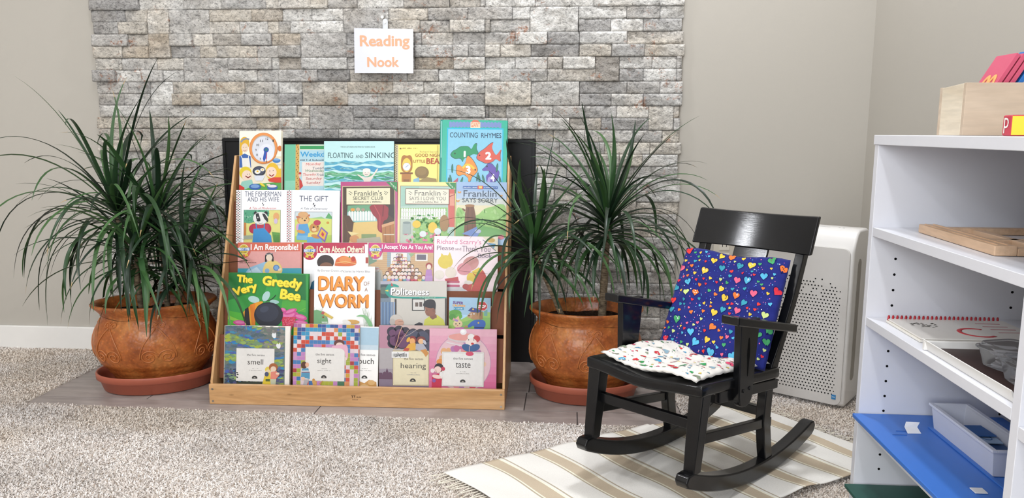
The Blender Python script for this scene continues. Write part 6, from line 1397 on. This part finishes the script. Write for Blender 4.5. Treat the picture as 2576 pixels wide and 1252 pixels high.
# tray with two clear tubs
ty = empty('serving_tray', (.618, 1.078, .4275), 0, 'white rimmed tray with dark inside on the middle shelf', 'tray')
MB().box(.012, .285, .010, .262, .0015, .004).build('dark_base', plain('dark_wood_print', '3a2724', .45, .4, .25, 30), ty)
MB().prism([(0, .018), (.0015, .0185), (.012, .002), (.010, 0), (.006, 0)], -.001, .274, 'y').build('rim', M_TRIM, ty)
MB().box(.0, .297, .262, .270, .0, .016).build('rim', M_TRIM, ty, bevel=.001); MB().box(.285, .297, .0, .262, .0, .016).build('rim', M_TRIM, ty, bevel=.001); MB().box(.012, .285, -.001, .008, 0, .016).build('rim', M_TRIM, ty, bevel=.001)
t = NT('clear_polypropylene'); t.set('f6f8fb', .12, .5); t.b.inputs['Transmission Weight'].default_value = .93; t.b.inputs['IOR'].default_value = 1.12; M_PP = t.m
def tub(x, y, rz, lb):
    r = empty('plastic_tub', (x, y, .4322), rz, lb, 'container')
    def ringp(w, h, r_, z): return [(px, py, z) for px, py in rrect(w, h, r_, 5)]
    lv = [ringp(.058, .048, .012, .0), ringp(.060, .050, .012, .001), ringp(.072, .062, .014, .028), ringp(.080, .070, .015, .029), ringp(.080, .070, .015, .0315), ringp(.070, .060, .014, .033), ringp(.066, .056, .013, .0385), ringp(.050, .040, .012, .0375)]
    mb = MB(); n = len(lv[0]); mb.v = [p for l in lv for p in l]
    mb.f = [(j * n + i, j * n + (i + 1) % n, (j + 1) * n + (i + 1) % n, (j + 1) * n + i) for j in range(len(lv) - 1) for i in range(n)] + [tuple(range(n - 1, -1, -1)), tuple(range((len(lv) - 1) * n, len(lv) * n))]
    mb.c = [None] * len(mb.f); mb.m = [0] * len(mb.f); mb.build('tub_body', M_PP, r, smooth=False, bevel=.0008)
    rs = random.Random(int(x * 1000))
    for k in range(5):
        a = rs.uniform(0, PI); M = Matrix.Translation((rs.uniform(-.012, .012), rs.uniform(-.01, .01), .004 + k * .0042)) @ Matrix.Rotation(a, 4, 'Z')
        MB().box(-.016, .016, -.010, .010, 0, .003, None, M).build('small_piece', plain('grey_piece', 'b4b2b6', .5), r, bevel=.0005)
tub(.700, 1.235, .25, 'clear lidded tub of small pieces, the farther one on the tray'); tub(.690, 1.155, -.1, 'clear lidded tub, the nearer one on the tray beside the divider')
# blue board, bin and clips on the lower shelf
M_BB = plain('blue_painted_board', '3d74c8', .38, .4, .05, 25)
bb = empty('blue_board', (.597, 1.062, .2135), 0, 'large blue painted board lying on the lower shelf, overhanging its front', 'board')
MB().box(0, .30, 0, .521, 0, .0085).build('panel', M_BB, bb, bevel=.0015)
MB().box(.120, .128, .02, .45, .0085, .0115).build('guide_strip', M_BB, bb, bevel=.001)
for a, b, c in ((.050, .085, .425), (.035, .062, .405)): MB().box(a, b, c, c + .002, .0085, .0095).build('scored_line', plain('dark_blue_line', '2a58a4', .5), bb)
bn = empty('plastic_bin', (.728, 1.285, .2226), 0, 'long white plastic bin of blue cards on the blue board', 'bin')
BL, BWd, BH = .225, .062, .050
def shell(w0, l0, w1, l1, h, th, mat, par, name):
    mb = MB(); vs = []
    for (w_, l_, z) in ((w0, l0, 0), (w1, l1, h), (w1 - th, l1 - th, h), (w0 - th, l0 - th, th)): vs += [(-w_ / 2, -l_ / 2, z), (w_ / 2, -l_ / 2, z), (w_ / 2, l_ / 2, z), (-w_ / 2, l_ / 2, z)]
    fs = [(3, 2, 1, 0)] + [(j * 4 + i, j * 4 + (i + 1) % 4, (j + 1) * 4 + (i + 1) % 4, (j + 1) * 4 + i) for j in range(3) for i in range(4)] + [(12, 13, 14, 15)]
    return mb.add(vs, fs).build(name, mat, par, bevel=.0015)
M_BIN = plain('white_bin_plastic', 'd6d9e4', .4, .45, .02)
b_ = shell(BWd - .006, BL - .012, BWd + .006, BL, BH, .0036, M_BIN, bn, 'bin_body'); b_.location = (BWd / 2 - .006, BL / 2, 0)
mb = MB()
for a, b, c, d_ in ((-.012, -.0035, -.004, BL + .004), (BWd - .0055, BWd + .003, -.004, BL + .004), (-.0035, BWd - .0055, -.004, .001), (-.0035, BWd - .0055, BL - .001, BL + .004)): mb.box(a, b, c, d_, BH - .004, BH + .0008)
mb.build('rim', M_BIN, bn, bevel=.0008)
for k, (y_, h, c, lb) in enumerate(((.085, .022, '2f5f9c', 'dark blue card in the white bin, the farthest'), (.065, .019, '9db4cc', 'pale card with a drawn loop in the white bin, the middle one'), (.030, .018, '274a78', 'dark blue card in the white bin behind the nearest pale one'), (.008, .016, 'a8bccf', 'pale card at the near end of the white bin'))):
    r = empty('picture_card', (.738, 1.290 + y_, .2226 + .024 + (3 - k) * .0045), math.radians(3 - 4 * k), lb, 'card')
    MB().box(0, .036, 0, .050, 0, .0022).build('card', plain('card_' + c, c, .5), r, bevel=.0004)
    if k in (1, 3): MB().tube([(.018 + .008 * math.cos(a), .022 + .010 * math.sin(a), .0023) for a in np.linspace(0, 6.1, 16)], .0009, 5).build('drawn_loop', plain('blue_line_print', '3a5f94', .5), r)
wc = empty('folded_card', (.664, 1.476, .2226), 0, 'small white folded card standing on the blue board', 'card')
mb = MB(); mb.add([(0, 0, 0), (.026, .002, 0), (.022, .012, .009), (-.002, .012, .009), (.002, .016, .018), (.027, .014, .018)], [(0, 1, 2, 3), (3, 2, 5, 4)])
o_ = mb.build('fold', plain('white_card', 'e8e8ea', .5), wc); q = o_.modifiers.new('Solidify', 'SOLIDIFY'); q.thickness = .0008
tag(MB().box(.664, .684, 1.224, 1.243, .2226, .2246).build('card_piece', plain('white_card2', 'e4e4e4', .5), None, bevel=.0006), 'small flat white piece near the front edge of the blue board', 'card')
gb = tag(MB().box(.586, .90, 1.090, 1.570, .0645, .072).build('green_board', plain('dark_green_board', '1f5046', .45, .4, .06), None, bevel=.0015), 'dark green board on the bottom of the white shelf unit', 'board')
